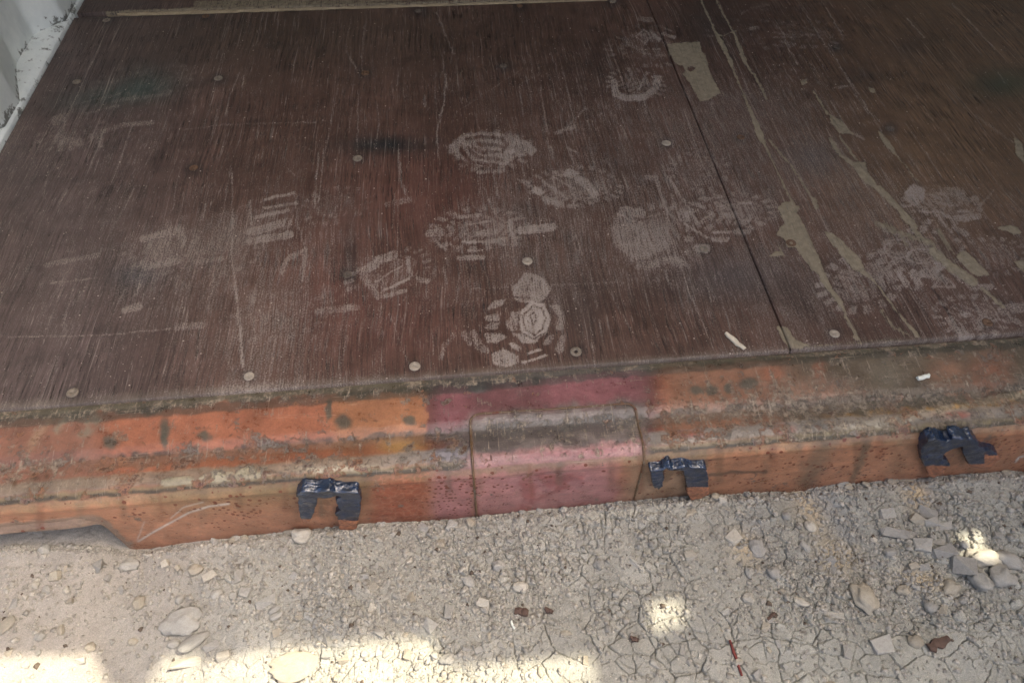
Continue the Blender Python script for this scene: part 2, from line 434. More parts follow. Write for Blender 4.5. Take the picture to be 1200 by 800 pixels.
H = 0.012 * (fbm(GX * 9, GY * 9, 1, 3) - 0.5) + 0.004 * (fbm(GX * 40, GY * 40, 2, 4) - 0.5) + 0.0008 * (fbm(GX * 260, GY * 260, 5, 3) - 0.5)
brk = sstep(0.40, 0.58, fbm(GX * 22, GY * 22, 21, 3)); brk2 = sstep(0.42, 0.56, fbm(GX * 19, GY * 19, 22, 3)); brk3 = sstep(0.50, 0.60, fbm(GX * 15, GY * 15, 23, 3) + .12 * pebz - .03)
H += crackz * brk * (-0.0062 * (1 - sstep(0.0003, 0.0013, e1 + .0012 * (nzf - .4))) + 0.0020 * (cid - 0.5) + .003 * t1)
H += np.maximum(crackz, .25 * pebz) * brk2 * (-0.0042 * (1 - sstep(0.0002, 0.0009, e2 + .0008 * (nzf - .4))) + 0.0016 * (cid2 - 0.5) + .004 * t2)
calm = 1 - .55 * sstep(722, 750, GV) * (GU > -100)
crumb = brk3 * (1 - .72 * smooth) * calm
H += crumb * (-0.0030 * (1 - sstep(0.0001, 0.0009, e3)) + 0.0036 * sstep(.35, 1, pid) * sstep(0, .0022, e3) + .004 * t3)
fine_ = (.15 + .85 * sstep(.48, .62, fbm(GX * 30, GY * 30, 26, 3) + .1 * pebz)) * (1 - .45 * smooth) * (1 - .5 * crackz * (1 - pebz))
H += 0.7 * calm * fine_ * (0.0018 * sstep(.55, 1, qid) * sstep(0, .0012, e4) + .0014 * t4 - .0008 * (1 - sstep(.0001, .0008, e4)))
H -= 0.010 * line_mask(GU, GV, [(925, 560), (985, 620), (1040, 680), (1080, 720)], 36, 22) * fine
H -= 0.004 * line_mask(GU, GV, [(395, 640), (400, 690), (515, 760)], 8, 6) * fine
H -= 0.006 * (1 - sstep(0.0, 0.014, -0.133 - GY + .008 * (fbm(GX * 60, GY * 60, 27, 3) - .5))) * fine
GZ = GZ0 + np.where(fine, H, 0.02 * (fbm(np.clip(GX, -60, 60) * 1.3, np.clip(GY, -60, 60) * 1.3, 6, 4) - 0.5))
col = np.zeros(GX.shape + (3,)) + lin(168, 165, 153, 0.80)
col = mix(col, lin(164, 157, 147, 0.80), smooth * 0.8)
col = mix(col, lin(164, 163, 151, 0.80), sstep(800, 1000, UU) * 0.6)
v1 = fbm(GX * 12, GY * 12, 31, 4)
col *= (0.86 + 0.28 * v1)[..., None]
col *= (0.93 + 0.14 * cid * crackz + 0.07 * (1 - crackz))[..., None]
col *= (0.90 + 0.20 * np.where(pid > 0.5, pid, 0.5) * crumb + .05 * (1 - crumb))[..., None]
sand = lin(214, 190, 150, 0.8)
for bx, by, rx, ry, a in ((950, 590, 16, 34, -0.5), (1075, 578, 18, 26, -0.6), (877, 640, 20, 20, 0), (1080, 680, 30, 14, 0.3), (985, 650, 25, 20, 0)):
    col = mix(col, sand, 0.55 * blob(GU, GV, bx, by, rx, ry, 2, a) * (0.5 + v1))
for pts, wd in (([(960, 570), (1000, 625)], 20), ([(885, 610), (905, 660)], 24), ([(1085, 562), (1100, 600)], 14), ([(360, 690), (390, 740)], 50)):
    col = mix(col, lin(140, 142, 142, 0.75), 0.45 * line_mask(GU, GV, pts, wd, wd * 0.5))
for bx, by, r in ((612, 717, 10), (643, 716, 6), (630, 722, 9), (742, 748, 6), (405, 690, 3), (940, 741, 6), (962, 751, 5), (337, 643, 6), (280, 660, 12), (930, 652, 4), (990, 715, 9)):
    col = mix(col, lin(92, 78, 66, 0.75), 0.75 * blob(GU, GV, bx, by, r, r * 0.7) * sstep(0.3, 0.6, fbm(GX * 300, GY * 300, 41, 2)))
grd = grid_mesh('ground', np.stack([GX, GY, GZ], -1), M_soil, col)
grd['kind'] = 'structure'

iy_f = np.where((gy > -0.43) & (gy < -0.08))[0]; ix_f = np.where((gx > -1.12) & (gx < 0.42))[0]
def ground_z(x, y):
    i = np.clip(np.searchsorted(gx, x), 1, len(gx) - 1); j = np.clip(np.searchsorted(gy, y), 1, len(gy) - 1)
    return float(GZ[j, i])
def on_ground(u, v):
    z = -0.122
    for _ in range(4):
        p = on_z(u, v, z); z = float(ground_base(np.array([p[0]]))[0])
    return p

# ------------------------------------------------------------------ the container
box = bpy.data.objects.new('shipping_container', None); C.objects.link(box); box.location = (0, 0, 0)
tag(box, 'worn steel shipping container with scratched brown plywood floor and rusty orange door sill', 'container')

SCREWS = [(85, 460), (292, 441), (486, 429), (675, 412), (407, 322), (618, 306), (419, 186), (781, 168), (590, 78), (428, 86), (490, 13),
          (609, 7), (718, 2), (90, 96), (227, 197), (256, 92), (868, 161), (1043, 151), (978, 391), (1157, 378), (825, 292), (241, 19), (125, 24), (980, 56), (927, 285)]

def floor_layers(X, Y):
    """paint, wear, dust and dried mud of the plywood, looked up at each point of the floor"""
    P = np.stack([X, Y, np.zeros_like(X)], -1)
    q = (P - CAM) @ ROT.T; ok = (q[..., 2] > 0.2)
    U, V = project(P)
    U = U + 3.4 * (fbm(X * 120, Y * 120, 201, 3) - .5); V = V + 2.6 * (fbm(X * 120, Y * 120, 202, 3) - .5)
    U = np.where(ok, U, -5000); V = np.where(ok, V, -5000)
    c = np.zeros(X.shape + (3,)) + lin(80, 60, 51, 0.94)
    n1 = fbm(X * 7, Y * 3, 51, 4); n2 = fbm(X * 40, Y * 4, 52, 3)
    left = X < 0
    c = mix(c, lin(84, 73, 70, 0.90), 0.8 * (1 - sstep(60, 330, U)) * left)                    # greyer, cooler at the wall
    c = mix(c, lin(108, 86, 62, 0.90), 0.62 * sstep(850, 1120, U) * (1 - sstep(180, 360, V)))     # olive brown back right
    c = mix(c, lin(72, 64, 54, 0.84), 0.5 * blob(U, V, 330, 40, 260, 50))
    c = mix(c, lin(112, 66, 58, 0.88), 0.26 * blob(U, V, 500, 230, 90, 60) + 0.24 * blob(U, V, 460, 380, 100, 60) + 0.2 * blob(U, V, 380, 320, 60, 70))
    c *= (0.74 + 0.52 * n1)[..., None] * (0.92 + 0.16 * n2)[..., None]
    dark = lin(52, 48, 46, 0.8)
    for b in ((450, 170, 60, 11, .95), (620, 245, 26, 14, .4), (410, 300, 8, 40, .6), (830, 340, 120, 22, .35), (700, 80, 40, 34, .3), (380, 240, 40, 16, .3), (1010, 90, 22, 12, .5), (1065, 55, 26, 14, .4),
              (830, 30, 40, 28, .5), (940, 350, 40, 34, .35), (150, 330, 30, 20, .3), (660, 340, 30, 60, .3), (690, 370, 20, 60, .35)):
        c = mix(c, dark, b[4] * blob(U, V, b[0], b[1], b[2], b[3]) * (0.6 + 0.8 * n2))
    green = lin(66, 74, 68, 0.85)
    c = mix(c, green, 0.75 * blob(U, V, 130, 112, 70, 14, 2, -0.15) + 0.55 * blob(U, V, 172, 96, 34, 22))
    c = mix(c, lin(52, 66, 50, 0.85), 0.7 * blob(U, V, 1178, 98, 40, 16))
    c = mix(c, lin(70, 76, 80, 0.85), 0.35 * blob(U, V, 860, 320, 60, 26) + 0.4 * blob(U, V, 160, 322, 30, 14) + 0.4 * blob(U, V, 955, 185, 30, 20))
    c = mix(c, lin(44, 34, 30, 0.85), 0.8 * line_mask(U, V, [(1092, 337), (1112, 368), (1127, 393)], 2.6, 1))
    for s in SCREWS:                                                                            # grubby halo round each screw
        c = mix(c, dark, 0.55 * blob(U, V, s[0], s[1], 11, 8, 4))
    # ---- dust
    d = 0.18 + 0.38 * (fbm(X * 6, Y * 4, 61, 4) - 0.35)
    d += 0.20 * blob(U, V, 250, 330, 220, 130) + 0.26 * blob(U, V, 720, 250, 190, 130) + 0.22 * blob(U, V, 1000, 250, 200, 140) + 0.10 * blob(U, V, 860, 130, 120, 90)
    d -= 0.22 * (1 - sstep(30, 120, V)) + 0.28 * sstep(950, 1100, U) * (1 - sstep(130, 260, V)) + 0.2 * blob(U, V, 480, 230, 80, 60)
    d += 0.24 * (fbm(X * 170, Y * 5, 62, 3) - 0.5)
    d += 0.22 * (fbm(X * 34, Y * 34, 63, 4) - 0.5)
    S = []                                        # (mask, strength) of the separate marks
    def pm(pts, x0, y0, s, a, f=0.9): S.append((poly_mask(U, V, crop(pts, x0, y0, s), f), a))
    def lm(pts, x0, y0, s, wd, a, f=0.8): S.append((line_mask(U, V, [(x0 + p[0] / s, y0 + p[1] / s) for p in pts], wd / s, f), a))
    A = (400, 230, 4)
    for pts, a in (([(800, 430), (860, 355), (950, 380), (985, 430), (960, 480), (900, 500), (840, 500), (810, 480)], .62),
                   ([(840, 540), (890, 490), (950, 500), (985, 570), (960, 640), (900, 680), (850, 650), (835, 590)], .95),
                   ([(770, 600), (800, 540), (835, 540), (825, 600), (830, 630), (790, 630)], .6),
                   ([(800, 640), (860, 640), (900, 670), (950, 640), (910, 690), (850, 690)], .8),
                   ([(680, 525), (720, 485), (775, 480), (750, 515), (690, 535)], .6), ([(670, 575), (690, 555), (750, 545), (740, 580), (690, 590)], .6),
                   ([(665, 615), (700, 590), (740, 590), (735, 625), (680, 630)], .55), ([(670, 640), (740, 640), (780, 660), (730, 690), (680, 690)], .65),
                   ([(700, 740), (760, 710), (830, 745), (835, 780), (780, 800), (720, 795)], .75), ([(785, 690), (810, 685), (840, 705), (830, 725), (800, 710)], .85),
                   ([(860, 735), (930, 710), (945, 720), (880, 740)], .85), ([(835, 775), (960, 738), (975, 748), (850, 785)], .85),
                   ([(940, 690), (975, 645), (1005, 645), (985, 690), (950, 700)], .6), ([(1000, 720), (1030, 650), (1050, 650), (1045, 720), (1020, 740)], .5),
                   ([(975, 510), (1020, 505), (1045, 560), (1045, 625), (1005, 625), (1020, 570)], .5)): pm(pts, *A, a, 1.0)
    lm([(465, 760), (480, 700), (530, 650)], *A, 22, .5); lm([(575, 640), (600, 690)], *A, 26, .5); lm([(620, 640), (640, 700), (680, 720)], *A, 34, .5)
    # second row of prints
    for pts, wd, a in (([(600, 130), (700, 118)], 11, .7), ([(640, 175), (720, 165)], 30, .6), ([(840, 160), (990, 145)], 38, .62), ([(570, 215), (660, 215)], 13, .8),
                       ([(590, 255), (650, 253)], 10, .75), ([(670, 215), (770, 200)], 27, .6), ([(410, 175), (460, 170)], 42, .55), ([(450, 220), (490, 250)], 13, .65),
                       ([(510, 220), (545, 245)], 12, .6), ([(530, 100), (650, 90)], 20, .55), ([(550, 290), (660, 285)], 24, .55), ([(790, 120), (810, 220)], 32, .55),
                       ([(90, 350), (160, 320)], 40, .55), ([(170, 300), (250, 275)], 44, .62), ([(160, 400), (290, 320)], 9, .7), ([(200, 440), (320, 385)], 13, .75), ([(200, 470), (300, 440)], 22, .6),
                       ([(310, 290), (325, 370)], 22, .6), ([(360, 390), (400, 400)], 27, .55), ([(110, 380), (170, 470)], 34, .42), ([(10, 530), (70, 520)], 30, .5)): lm(pts, *A, wd, a)
    B = (500, 130, 5)
    ov = poly_mask(U, V, crop([(120, 210), (200, 140), (350, 120), (520, 140), (600, 180), (650, 230), (620, 260), (520, 270), (470, 320), (300, 330), (200, 290), (130, 250)], *B), 1.5)
    rng = np.maximum.reduce([line_mask(U, V, crop(l, *B), 3.4, 0.9) for l in ([(230, 165), (330, 150), (440, 165), (472, 195), (440, 240), (330, 245), (270, 215), (270, 195), (445, 205)],
                             [(200, 225), (260, 300), (420, 320)], [(240, 215), (300, 270), (440, 285)])])
    S.append((ov * (1 - rng), .62)); lm([(300, 360), (455, 352)], *B, 24, .5); pm([(465, 235), (510, 220), (520, 245), (480, 255)], *B, .95)
    for pts in ([(605, 465), (645, 435), (695, 480), (665, 500)], [(790, 350), (840, 335), (900, 370), (850, 400), (800, 380)]): pm(pts, *B, .72)
    for pts, wd, a in (([(680, 410), (820, 510)], 18, .6), ([(740, 385), (870, 460)], 14, .6), ([(890, 405), (940, 430), (985, 490)], 48, .66), ([(690, 515), (790, 550)], 34, .55), ([(865, 480), (865, 560)], 14, .55),
                       ([(820, 560), (880, 555)], 14, .6), ([(540, 405), (600, 420)], 12, .5), ([(760, 130), (870, 90)], 22, .5), ([(820, 215), (880, 240)], 14, .6), ([(530, 400), (580, 430)], 10, .5)): lm(pts, *B, wd, a)
    D = (680, 180, 5)
    S.append((poly_mask(U, V, crop([(170, 470), (200, 380), (220, 350), (310, 400), (400, 400), (520, 430), (530, 560), (380, 620), (300, 640), (230, 570)], *D), 5), .52))
    S.append((poly_mask(U, V, crop([(350, 660), (450, 600), (600, 600), (640, 660), (500, 640), (400, 690)], *D), 5), .5))
    for pts, wd, a in (([(250, 335), (360, 350)], 55, .5), ([(220, 350), (310, 400)], 12, .75), ([(780, 460), (880, 460)], 16, .75), ([(640, 285), (730, 320)], 20, .55), ([(720, 385), (780, 350)], 15, .6),
                       ([(800, 310), (900, 300)], 13, .55), ([(610, 410), (740, 490)], 15, .7), ([(930, 290), (1000, 290)], 18, .65), ([(700, 270), (830, 255)], 14, .6), ([(690, 555), (740, 555)], 50, .55),
                       ([(910, 460), (990, 460)], 28, .6), ([(440, 140), (510, 340)], 22, .5), ([(510, 130), (640, 330), (700, 430)], 14, .55), ([(390, 140), (420, 140)], 30, .5), ([(10, 150), (80, 230)], 40, .55)): lm(pts, *D, wd, a)
    for pts in ([(820, 350), (940, 330), (910, 380), (825, 380)], [(750, 490), (880, 485), (860, 520), (780, 520)], [(600, 340), (650, 330), (640, 380), (600, 380)], [(920, 400), (1000, 370), (990, 410), (950, 430)]): pm(pts, *D, .6)
    E_ = (700, 0, 5)
    S.append((blob(U, V, 757, 46, 30, 24, 4) * (0.4 + 0.6 * sstep(0.4, 0.6, fbm(X * 120, Y * 120, 71, 2))), .5))
    for pts, wd, a in (([(225, 215), (275, 175), (315, 215), (275, 260), (225, 215)], 12, .7), ([(380, 200), (450, 220)], 20, .7), ([(250, 110), (320, 120)], 32, .55), ([(100, 480), (110, 550), (170, 575), (280, 570), (340, 520), (355, 470)], 40, .66),
                       ([(205, 425), (180, 500)], 12, .6), ([(290, 430), (240, 530)], 14, .6), ([(150, 180), (180, 260), (260, 310), (400, 330)], 16, .5), ([(320, 290), (360, 290)], 16, .7), ([(350, 150), (430, 180)], 14, .55)): lm(pts, *E_, wd, a)
    pm([(310, 180), (380, 230), (360, 250), (320, 230)], *E_, .72); pm([(330, 440), (385, 445), (370, 485), (330, 480)], *E_, .75); pm([(240, 200), (280, 190), (310, 225), (270, 240)], *E_, .6)
    for pts, wd, a in (([(850, 80), (900, 50), (1000, 30)], 18, .45), ([(900, 170), (940, 165)], 24, .55), ([(1040, 220), (1200, 215)], 12, .55), ([(1060, 210), (1100, 180), (1190, 190)], 10, .5), ([(1100, 250), (1170, 370)], 12, .5), ([(960, 60), (1060, 45)], 12, .4), ([(900, 110), (1030, 130)], 14, .38), ([(1080, 130), (1190, 160)], 14, .4)): lm(pts, *E_, wd, a)
    R_ = (900, 200, 4)
    for k, (cx, cy, rx, ry) in enumerate(((610, 365, 66, 42), (720, 400, 72, 34))):
        ring = [(cx + rx * math.cos(t), cy + ry * math.sin(t)) for t in np.linspace(0, 6.283, 22)]
        lm(ring, *R_, 11, .62); lm([(cx + (x - cx) * .6, cy + (y - cy) * .6) for x, y in ring], *R_, 9, .5)
    for pts, wd, a in (([(480, 440), (540, 470)], 30, .45), ([(560, 455), (575, 490)], 28, .6), ([(615, 480), (635, 515)], 22, .75), ([(680, 480), (700, 520)], 42, .6), ([(790, 450), (820, 440)], 52, .62), ([(730, 480), (780, 490)], 46, .66), ([(560, 290), (520, 250)], 16, .5),
                       ([(770, 545), (820, 490), (880, 545), (770, 545)], 10, .7), ([(800, 540), (825, 495)], 8, .6), ([(840, 545), (835, 500)], 8, .6), ([(870, 470), (900, 500)], 34, .6), ([(880, 225), (985, 215)], 34, .6), ([(800, 150), (860, 165)], 12, .6), ([(780, 185), (860, 220)], 13, .6),
                       ([(715, 190), (780, 195), (860, 290)], 12, .65), ([(840, 95), (910, 105)], 40, .45), ([(900, 130), (980, 140)], 22, .5), ([(870, 265), (930, 300)], 26, .5), ([(980, 180), (1060, 90)], 8, .5), ([(890, 190), (960, 190)], 14, .55), ([(900, 480), (960, 545), (1040, 545)], 34, .55), ([(1100, 650), (1200, 640)], 50, .5), ([(1130, 690), (1200, 720)], 26, .45),
                       ([(980, 700), (980, 740), (1040, 690)], 10, .55), ([(860, 700), (920, 770)], 46, .55), ([(1050, 700), (1200, 705)], 10, .5)): lm(pts, *R_, wd, a)
    pm([(640, 100), (680, 60), (740, 90), (730, 140), (690, 170), (650, 150)], *R_, .7); pm([(895, 670), (930, 655), (955, 675), (925, 690)], *R_, .8)
    L_ = (150, 180, 4)
    for pts, wd, a in (([(640, 215), (780, 185)], 15, .62), ([(640, 255), (790, 230)], 14, .6), ([(600, 300), (750, 265)], 20, .6), ([(570, 370), (750, 320)], 40, .5), ([(570, 410), (760, 380)], 36, .55), ([(572, 230), (577, 330)], 18, .5),
                       ([(70, 400), (180, 370)], 34, .42), ([(80, 530), (240, 500)], 34, .42), ([(240, 350), (260, 420)], 40, .42), ([(190, 340), (200, 390)], 14, .5), ([(320, 510), (450, 490)], 20, .4), ([(720, 560), (740, 500), (830, 450), (820, 590)], 20, .45),
                       ([(890, 740), (1060, 720)], 34, .38), ([(0, 765), (1060, 765)], 10, .0)): lm(pts, *L_, wd, a)
    S.append((poly_mask(U, V, crop([(70, 380), (300, 330), (500, 250), (560, 430), (300, 500), (100, 560)], *L_), 9), .20))
    T_ = (0, 0, 3)
    for pts, wd, a in (([(195, 425), (225, 410)], 34, .42), ([(200, 490), (280, 500)], 30, .36), ([(215, 455), (215, 520)], 26, .42), ([(340, 470), (430, 440), (540, 430)], 16, .42), ([(350, 470), (355, 510)], 20, .42), ([(420, 280), (520, 250), (620, 220)], 22, .30), ([(430, 350), (600, 330)], 14, .36), ([(640, 455), (800, 438), (1110, 430)], 5, .45), ([(300, 400), (420, 370)], 10, .42), ([(250, 370), (420, 330)], 8, .36)): lm(pts, *T_, wd, a)
    lm([(30, 382), (350, 378), (710, 345)], 0, 267, 3, 6, .5); lm([(620, 350), (715, 340)], 0, 267, 3, 26, .4); lm([(180, 195), (340, 175)], 0, 267, 3, 6, .5); lm([(160, 130), (260, 110), (345, 95)], 0, 267, 3, 18, .34); lm([(440, 290), (490, 275)], 0, 267, 3, 26, .5)
    # scratches
    for pts, wd, a in (([(485, 70), (490, 200), (485, 480), (505, 640), (525, 800)], 9, .55), ([(895, 0), (880, 130), (875, 240)], 6, .6), ([(780, 180), (790, 300), (820, 420)], 7, .5), ([(240, 60), (210, 260)], 5, .4), ([(665, 60), (640, 230), (610, 370)], 5, .4), ([(750, 70), (780, 100)], 8, .5)): lm(pts, *L_, wd, a)
    lm([(275, 330), (281, 380), (284, 430)], 0, 0, 1, 3.6, .62)
    G_ = (400, 0, 3)
    for pts, wd, a in (([(335, 45), (395, 190)], 6, .6), ([(370, 265), (360, 370), (335, 460), (345, 580)], 6, .7), ([(325, 100), (330, 300), (340, 520)], 4, .45), ([(35, 60), (15, 170), (55, 250)], 7, .5), ([(80, 90), (70, 240)], 6, .55), ([(60, 330), (55, 540)], 5, .55), ([(680, 130), (700, 300), (735, 560)], 4, .5), ([(500, 660), (545, 760)], 6, .6), ([(470, 400), (520, 560), (555, 700)], 5, .5), ([(400, 400), (640, 240)], 3, .45), ([(620, 300), (710, 255)], 3, .45),
                       ([(200, 530), (210, 640), (235, 710)], 12, .55), ([(740, 180), (790, 370)], 4, .45), ([(285, 260), (290, 400)], 4, .4), ([(105, 200), (120, 330)], 5, .4), ([(635, 50), (640, 180)], 3, .4), ([(1100, 610), (1150, 770)], 6, .5), ([(860, 380), (800, 440), (760, 470)], 8, .4), ([(50, 560), (45, 790)], 3, .45), ([(160, 720), (240, 700)], 22, .5)): lm(pts, *G_, wd, a, .8)
    lm([(590, 20), (610, 130)], 400, 267, 3, 4, .6); lm([(820, 20), (880, 180), (900, 280)], 400, 267, 3, 5, .55); lm([(880, 350), (890, 480)], 400, 267, 3, 5, .55); lm([(170, 300), (240, 490)], 400, 267, 3, 4, .55); lm([(920, 180), (1040, 400)], 400, 267, 3, 4, .5); lm([(460, 215), (740, 200), (1000, 190)], 400, 267, 3, 6, .28)
    Q_ = (800, 0, 3)
    for pts, wd, a in (([(400, 0), (490, 140), (560, 240), (700, 460)], 5, .62), ([(490, 0), (560, 125)], 6, .7), ([(790, 65), (850, 135)], 7, .75), ([(950, 15), (1100, 175)], 6, .7), ([(1110, 255), (1140, 300)], 6, .7), ([(360, 150), (405, 225)], 8, .55), ([(335, 120), (495, 125)], 9, .5), ([(530, 310), (600, 300)], 7, .5), ([(780, 430), (910, 620)], 5, .6), ([(600, 330), (760, 500), (860, 640)], 4, .5),
                       ([(1030, 405), (1160, 500)], 10, .45), ([(100, 360), (130, 450)], 5, .5), ([(1160, 40), (1170, 110)], 5, .45), ([(520, 430), (640, 490)], 5, .5)): lm(pts, *Q_, wd, a, .8)
    # faint overlapping lug prints trodden here and there
    def tread(u, v, ang, L, Wd, a, seed, part=(0, 1)):
        rr_ = random.Random(seed); c0 = on_z(u, v); ca, sa = math.cos(ang), math.sin(ang); out = np.zeros(X.shape)
        lx = ((X - c0[0]) * ca + (Y - c0[1]) * sa) / L; ly = (-(X - c0[0]) * sa + (Y - c0[1]) * ca) / Wd
        ok_ = (np.abs(lx) < .62) & (np.abs(ly) < .62)
        if not ok_.any(): return
        x_ = lx[ok_]; y_ = ly[ok_]; nn = fbm(x_ * 7 + seed, y_ * 5, seed, 3)
        rad = np.hypot(x_ / .5, y_ / (.5 - .1 * x_))
        inside = 1 - sstep(.93, 1.0, rad + .1 * (nn - .5))
        angp = np.arctan2(y_, x_); lug = sstep(.18, .26, np.abs(((angp / (2 * np.pi) * 18) % 1) - .5)) * sstep(.70, .74, rad)          # edge lugs
        chev = sstep(.10, .18, np.abs((((x_ + .55 * np.abs(y_)) * 9) % 1) - .5)) * (1 - sstep(.60, .64, rad))                                 # chevrons inside
        hexr = (1 - sstep(.03, .05, np.abs(rad - .30))) * .8
        mm = inside * np.maximum(np.maximum(lug, chev * .8), hexr) * sstep(.30, .62, nn + .25 * rr_.random())
        mm *= sstep(part[0] - .5 - .08, part[0] - .5 + .08, x_) * (1 - sstep(part[1] - .5 - .08, part[1] - .5 + .08, x_))
        out[ok_] = mm; S.append((out, a))
    for t_ in ((860, 248, .1, .15, .095, .50, 1), (1010, 330, .5, .16, .10, .50, 2), (1105, 240, .2, .14, .095, .52, 3), (755, 60, -.4, .17, .12, .46, 4), (745, 98, -.5, .12, .10, .50, 5),
               (560, 268, .05, .16, .10, .45, 6), (770, 275, 1.0, .17, .11, .42, 7), (455, 318, .5, .14, .09, .42, 8), (170, 95, .2, .2, .13, .30, 9), (85, 150, 1.2, .14, .11, .32, 10),
               (320, 255, .25, .19, .11, .24, 11), (210, 280, .3, .18, .11, .20, 12), (880, 40, .0, .2, .13, .36, 13), (930, 15, .2, .2, .13, .32, 14), (1140, 400 - 30, .2, .12, .08, .45, 15), (690, 215, -.5, .12, .09, .40, 16), (330, 370, .1, .16, .09, .18, 17), (820, 200, .8, .13, .1, .34, 18), (577, 176, .0, .15, .12, .40, 19), (660, 222, -.5, .12, .09, .42, 20), (1080, 300, .6, .17, .11, .50, 21), (950, 40, .1, .16, .11, .42, 22), (1165, 300, .3, .12, .08, .4, 23), (395, 240, .3, .12, .09, .34, 24), (250, 300, .2, .16, .10, .22, 25)):
        tread(*t_)
    # many fine rub lines along the boards, no two alike
    rr = random.Random(5)
    for k in range(300):
        x = rr.uniform(-1.12, 0.75); y = rr.uniform(0.0, 0.85); ln = rr.choice((0.03, 0.06, 0.1, 0.2)) * rr.uniform(0.6, 1.4)
        sl = rr.gauss(0.0, 0.05) if x < 0 else rr.gauss(0.02, 0.06)
        mid = (x + sl * ln * 0.5 + rr.gauss(0, 0.0015), y + ln * 0.5)
        ww = rr.uniform(0.0012, 0.0026)
        S.append((line_mask(X, Y, [(x, y), mid, (x + sl * ln, y + ln)], ww, 0.0011) * (U > -100), rr.uniform(.3, .62)))
    mk = np.zeros(X.shape)
    for mm, a in S: mk = np.maximum(mk, mm * a)
    cut = np.maximum.reduce([line_mask(U, V, crop(l, *A), 1.5, .7) for l in ([(850, 560), (895, 515), (940, 520), (960, 570), (940, 625), (905, 650), (862, 620), (850, 560)], [(880, 560), (900, 545), (915, 575), (900, 600), (880, 560)], [(835, 640), (905, 668), (955, 636)], [(868, 440), (895, 385)], [(812, 470), (880, 478)])])
    mk *= 1 - .75 * cut
    mk = mk * np.clip(0.58 + 0.95 * fbm(X * 130, Y * 90, 203, 3), 0, 1.15)
    d = np.maximum(np.clip(d, 0, .5), 0) * (1 - mk) + mk * .93
    # ---- mud
    mud = np.zeros(X.shape)
    def mp(pts, c3, a=1.0, f=1.6):
        nonlocal mud; mud = np.maximum(mud, a * poly_mask(U, V, crop(pts, *c3), f))
    def ml(pts, c3, wd, a=1.0, f=1.2):
        nonlocal mud; mud = np.maximum(mud, a * line_mask(U, V, [(c3[0] + p[0] / c3[2], c3[1] + p[1] / c3[2], (p[2] if len(p) > 2 else wd) / c3[2]) for p in pts], wd / c3[2], f))
    mp([(410, 260), (600, 245), (610, 300), (640, 340), (660, 430), (720, 540), (690, 565), (670, 580), (605, 595), (560, 520), (510, 440), (455, 370), (420, 310)], E_)
    mud *= 1 - 0.9 * blob(U, V, 810, 81, 5, 3.5, 4) - 0.9 * poly_mask(U, V, crop([(455, 372), (500, 385), (525, 420), (500, 430)], *E_), 1.5)
    ml([(605, 0, 9), (690, 190, 12), (720, 240, 28), (750, 300, 24), (785, 375, 28), (795, 400, 10), (850, 540, 10), (910, 680, 18), (960, 790, 26)], E_, 10)
    ml([(695, 0, 8), (800, 200, 10), (835, 280, 22), (860, 350, 24), (880, 390, 12), (920, 440, 12), (990, 580, 10)], E_, 8)
    ml([(700, 205), (740, 212), (815, 180)], E_, 6, .8)
    ml([(240, 390, 12), (270, 470, 22), (295, 520, 6), (330, 600, 5), (390, 720, 9)], Q_, 9); ml([(300, 490), (380, 580), (470, 720)], Q_, 8, .8); ml([(460, 700), (470, 730)], Q_, 16)
    mp([(45, 170), (80, 145), (110, 145), (122, 165), (145, 165), (150, 180), (135, 195), (165, 250), (190, 300), (220, 370), (245, 420), (265, 470), (300, 550), (340, 600), (372, 680), (430, 790), (410, 797), (365, 690), (325, 615), (260, 545), (240, 490), (200, 460), (150, 390), (130, 360), (90, 360), (80, 320), (40, 300), (60, 260), (80, 240), (55, 200)], R_)
    mp([(0, 405), (30, 380), (60, 375), (40, 340), (80, 400), (30, 403)], R_)
    mp([(258, 283), (300, 295), (330, 315), (390, 375), (440, 420), (460, 470), (520, 540), (600, 650), (660, 715), (715, 780), (690, 780), (640, 710), (560, 610), (500, 520), (480, 510), (400, 460), (340, 390), (300, 340)], R_)
    mp([(420, 0), (460, 0), (490, 40), (520, 82), (570, 130), (620, 180), (665, 240), (700, 280), (760, 345), (740, 345), (665, 270), (600, 180), (500, 85), (470, 60)], R_)
    mp([(510, 400), (560, 425), (600, 475), (550, 460), (520, 430)], Q_); mp([(520, 430), (540, 440), (575, 470), (550, 470)], Q_)
    ml([(460, 320), (510, 400)], Q_, 7); ml([(550, 480), (610, 560)], Q_, 7); ml([(520, 490), (555, 545), (600, 578)], Q_, 11); ml([(690, 660), (760, 730), (820, 800)], Q_, 16)
    mp([(598, 570), (640, 568), (652, 610), (692, 662), (640, 645), (610, 600)], Q_); ml([(690, 465, 10), (720, 505, 20), (742, 535, 14)], Q_, 16); ml([(742, 535), (830, 640)], Q_, 5, .8); mp([(415, 280), (435, 278), (440, 295), (420, 298)], Q_); mp([(650, 305), (670, 312), (680, 330), (660, 322)], Q_, .9)
    mp([(880, 405), (900, 380), (925, 378), (980, 430), (1040, 490), (980, 497), (940, 470), (900, 430)], R_)
    ml([(770, 375), (830, 430), (900, 480), (960, 520)], R_, 44, .85, 3.5); ml([(1000, 550), (1060, 600), (1100, 640)], R_, 18, .75, 2.5); ml([(520, 250), (600, 285), (700, 320), (775, 345)], R_, 36, .62, 4); ml([(610, 300), (650, 350)], R_, 22, .6, 3)
    mp([(1060, 272), (1130, 255), (1170, 265), (1190, 297), (1150, 300), (1115, 280)], R_); mp([(1150, 428), (1200, 418), (1200, 478)], R_); mp([(1165, 480), (1195, 510), (1203, 580), (1170, 540)], Q_)
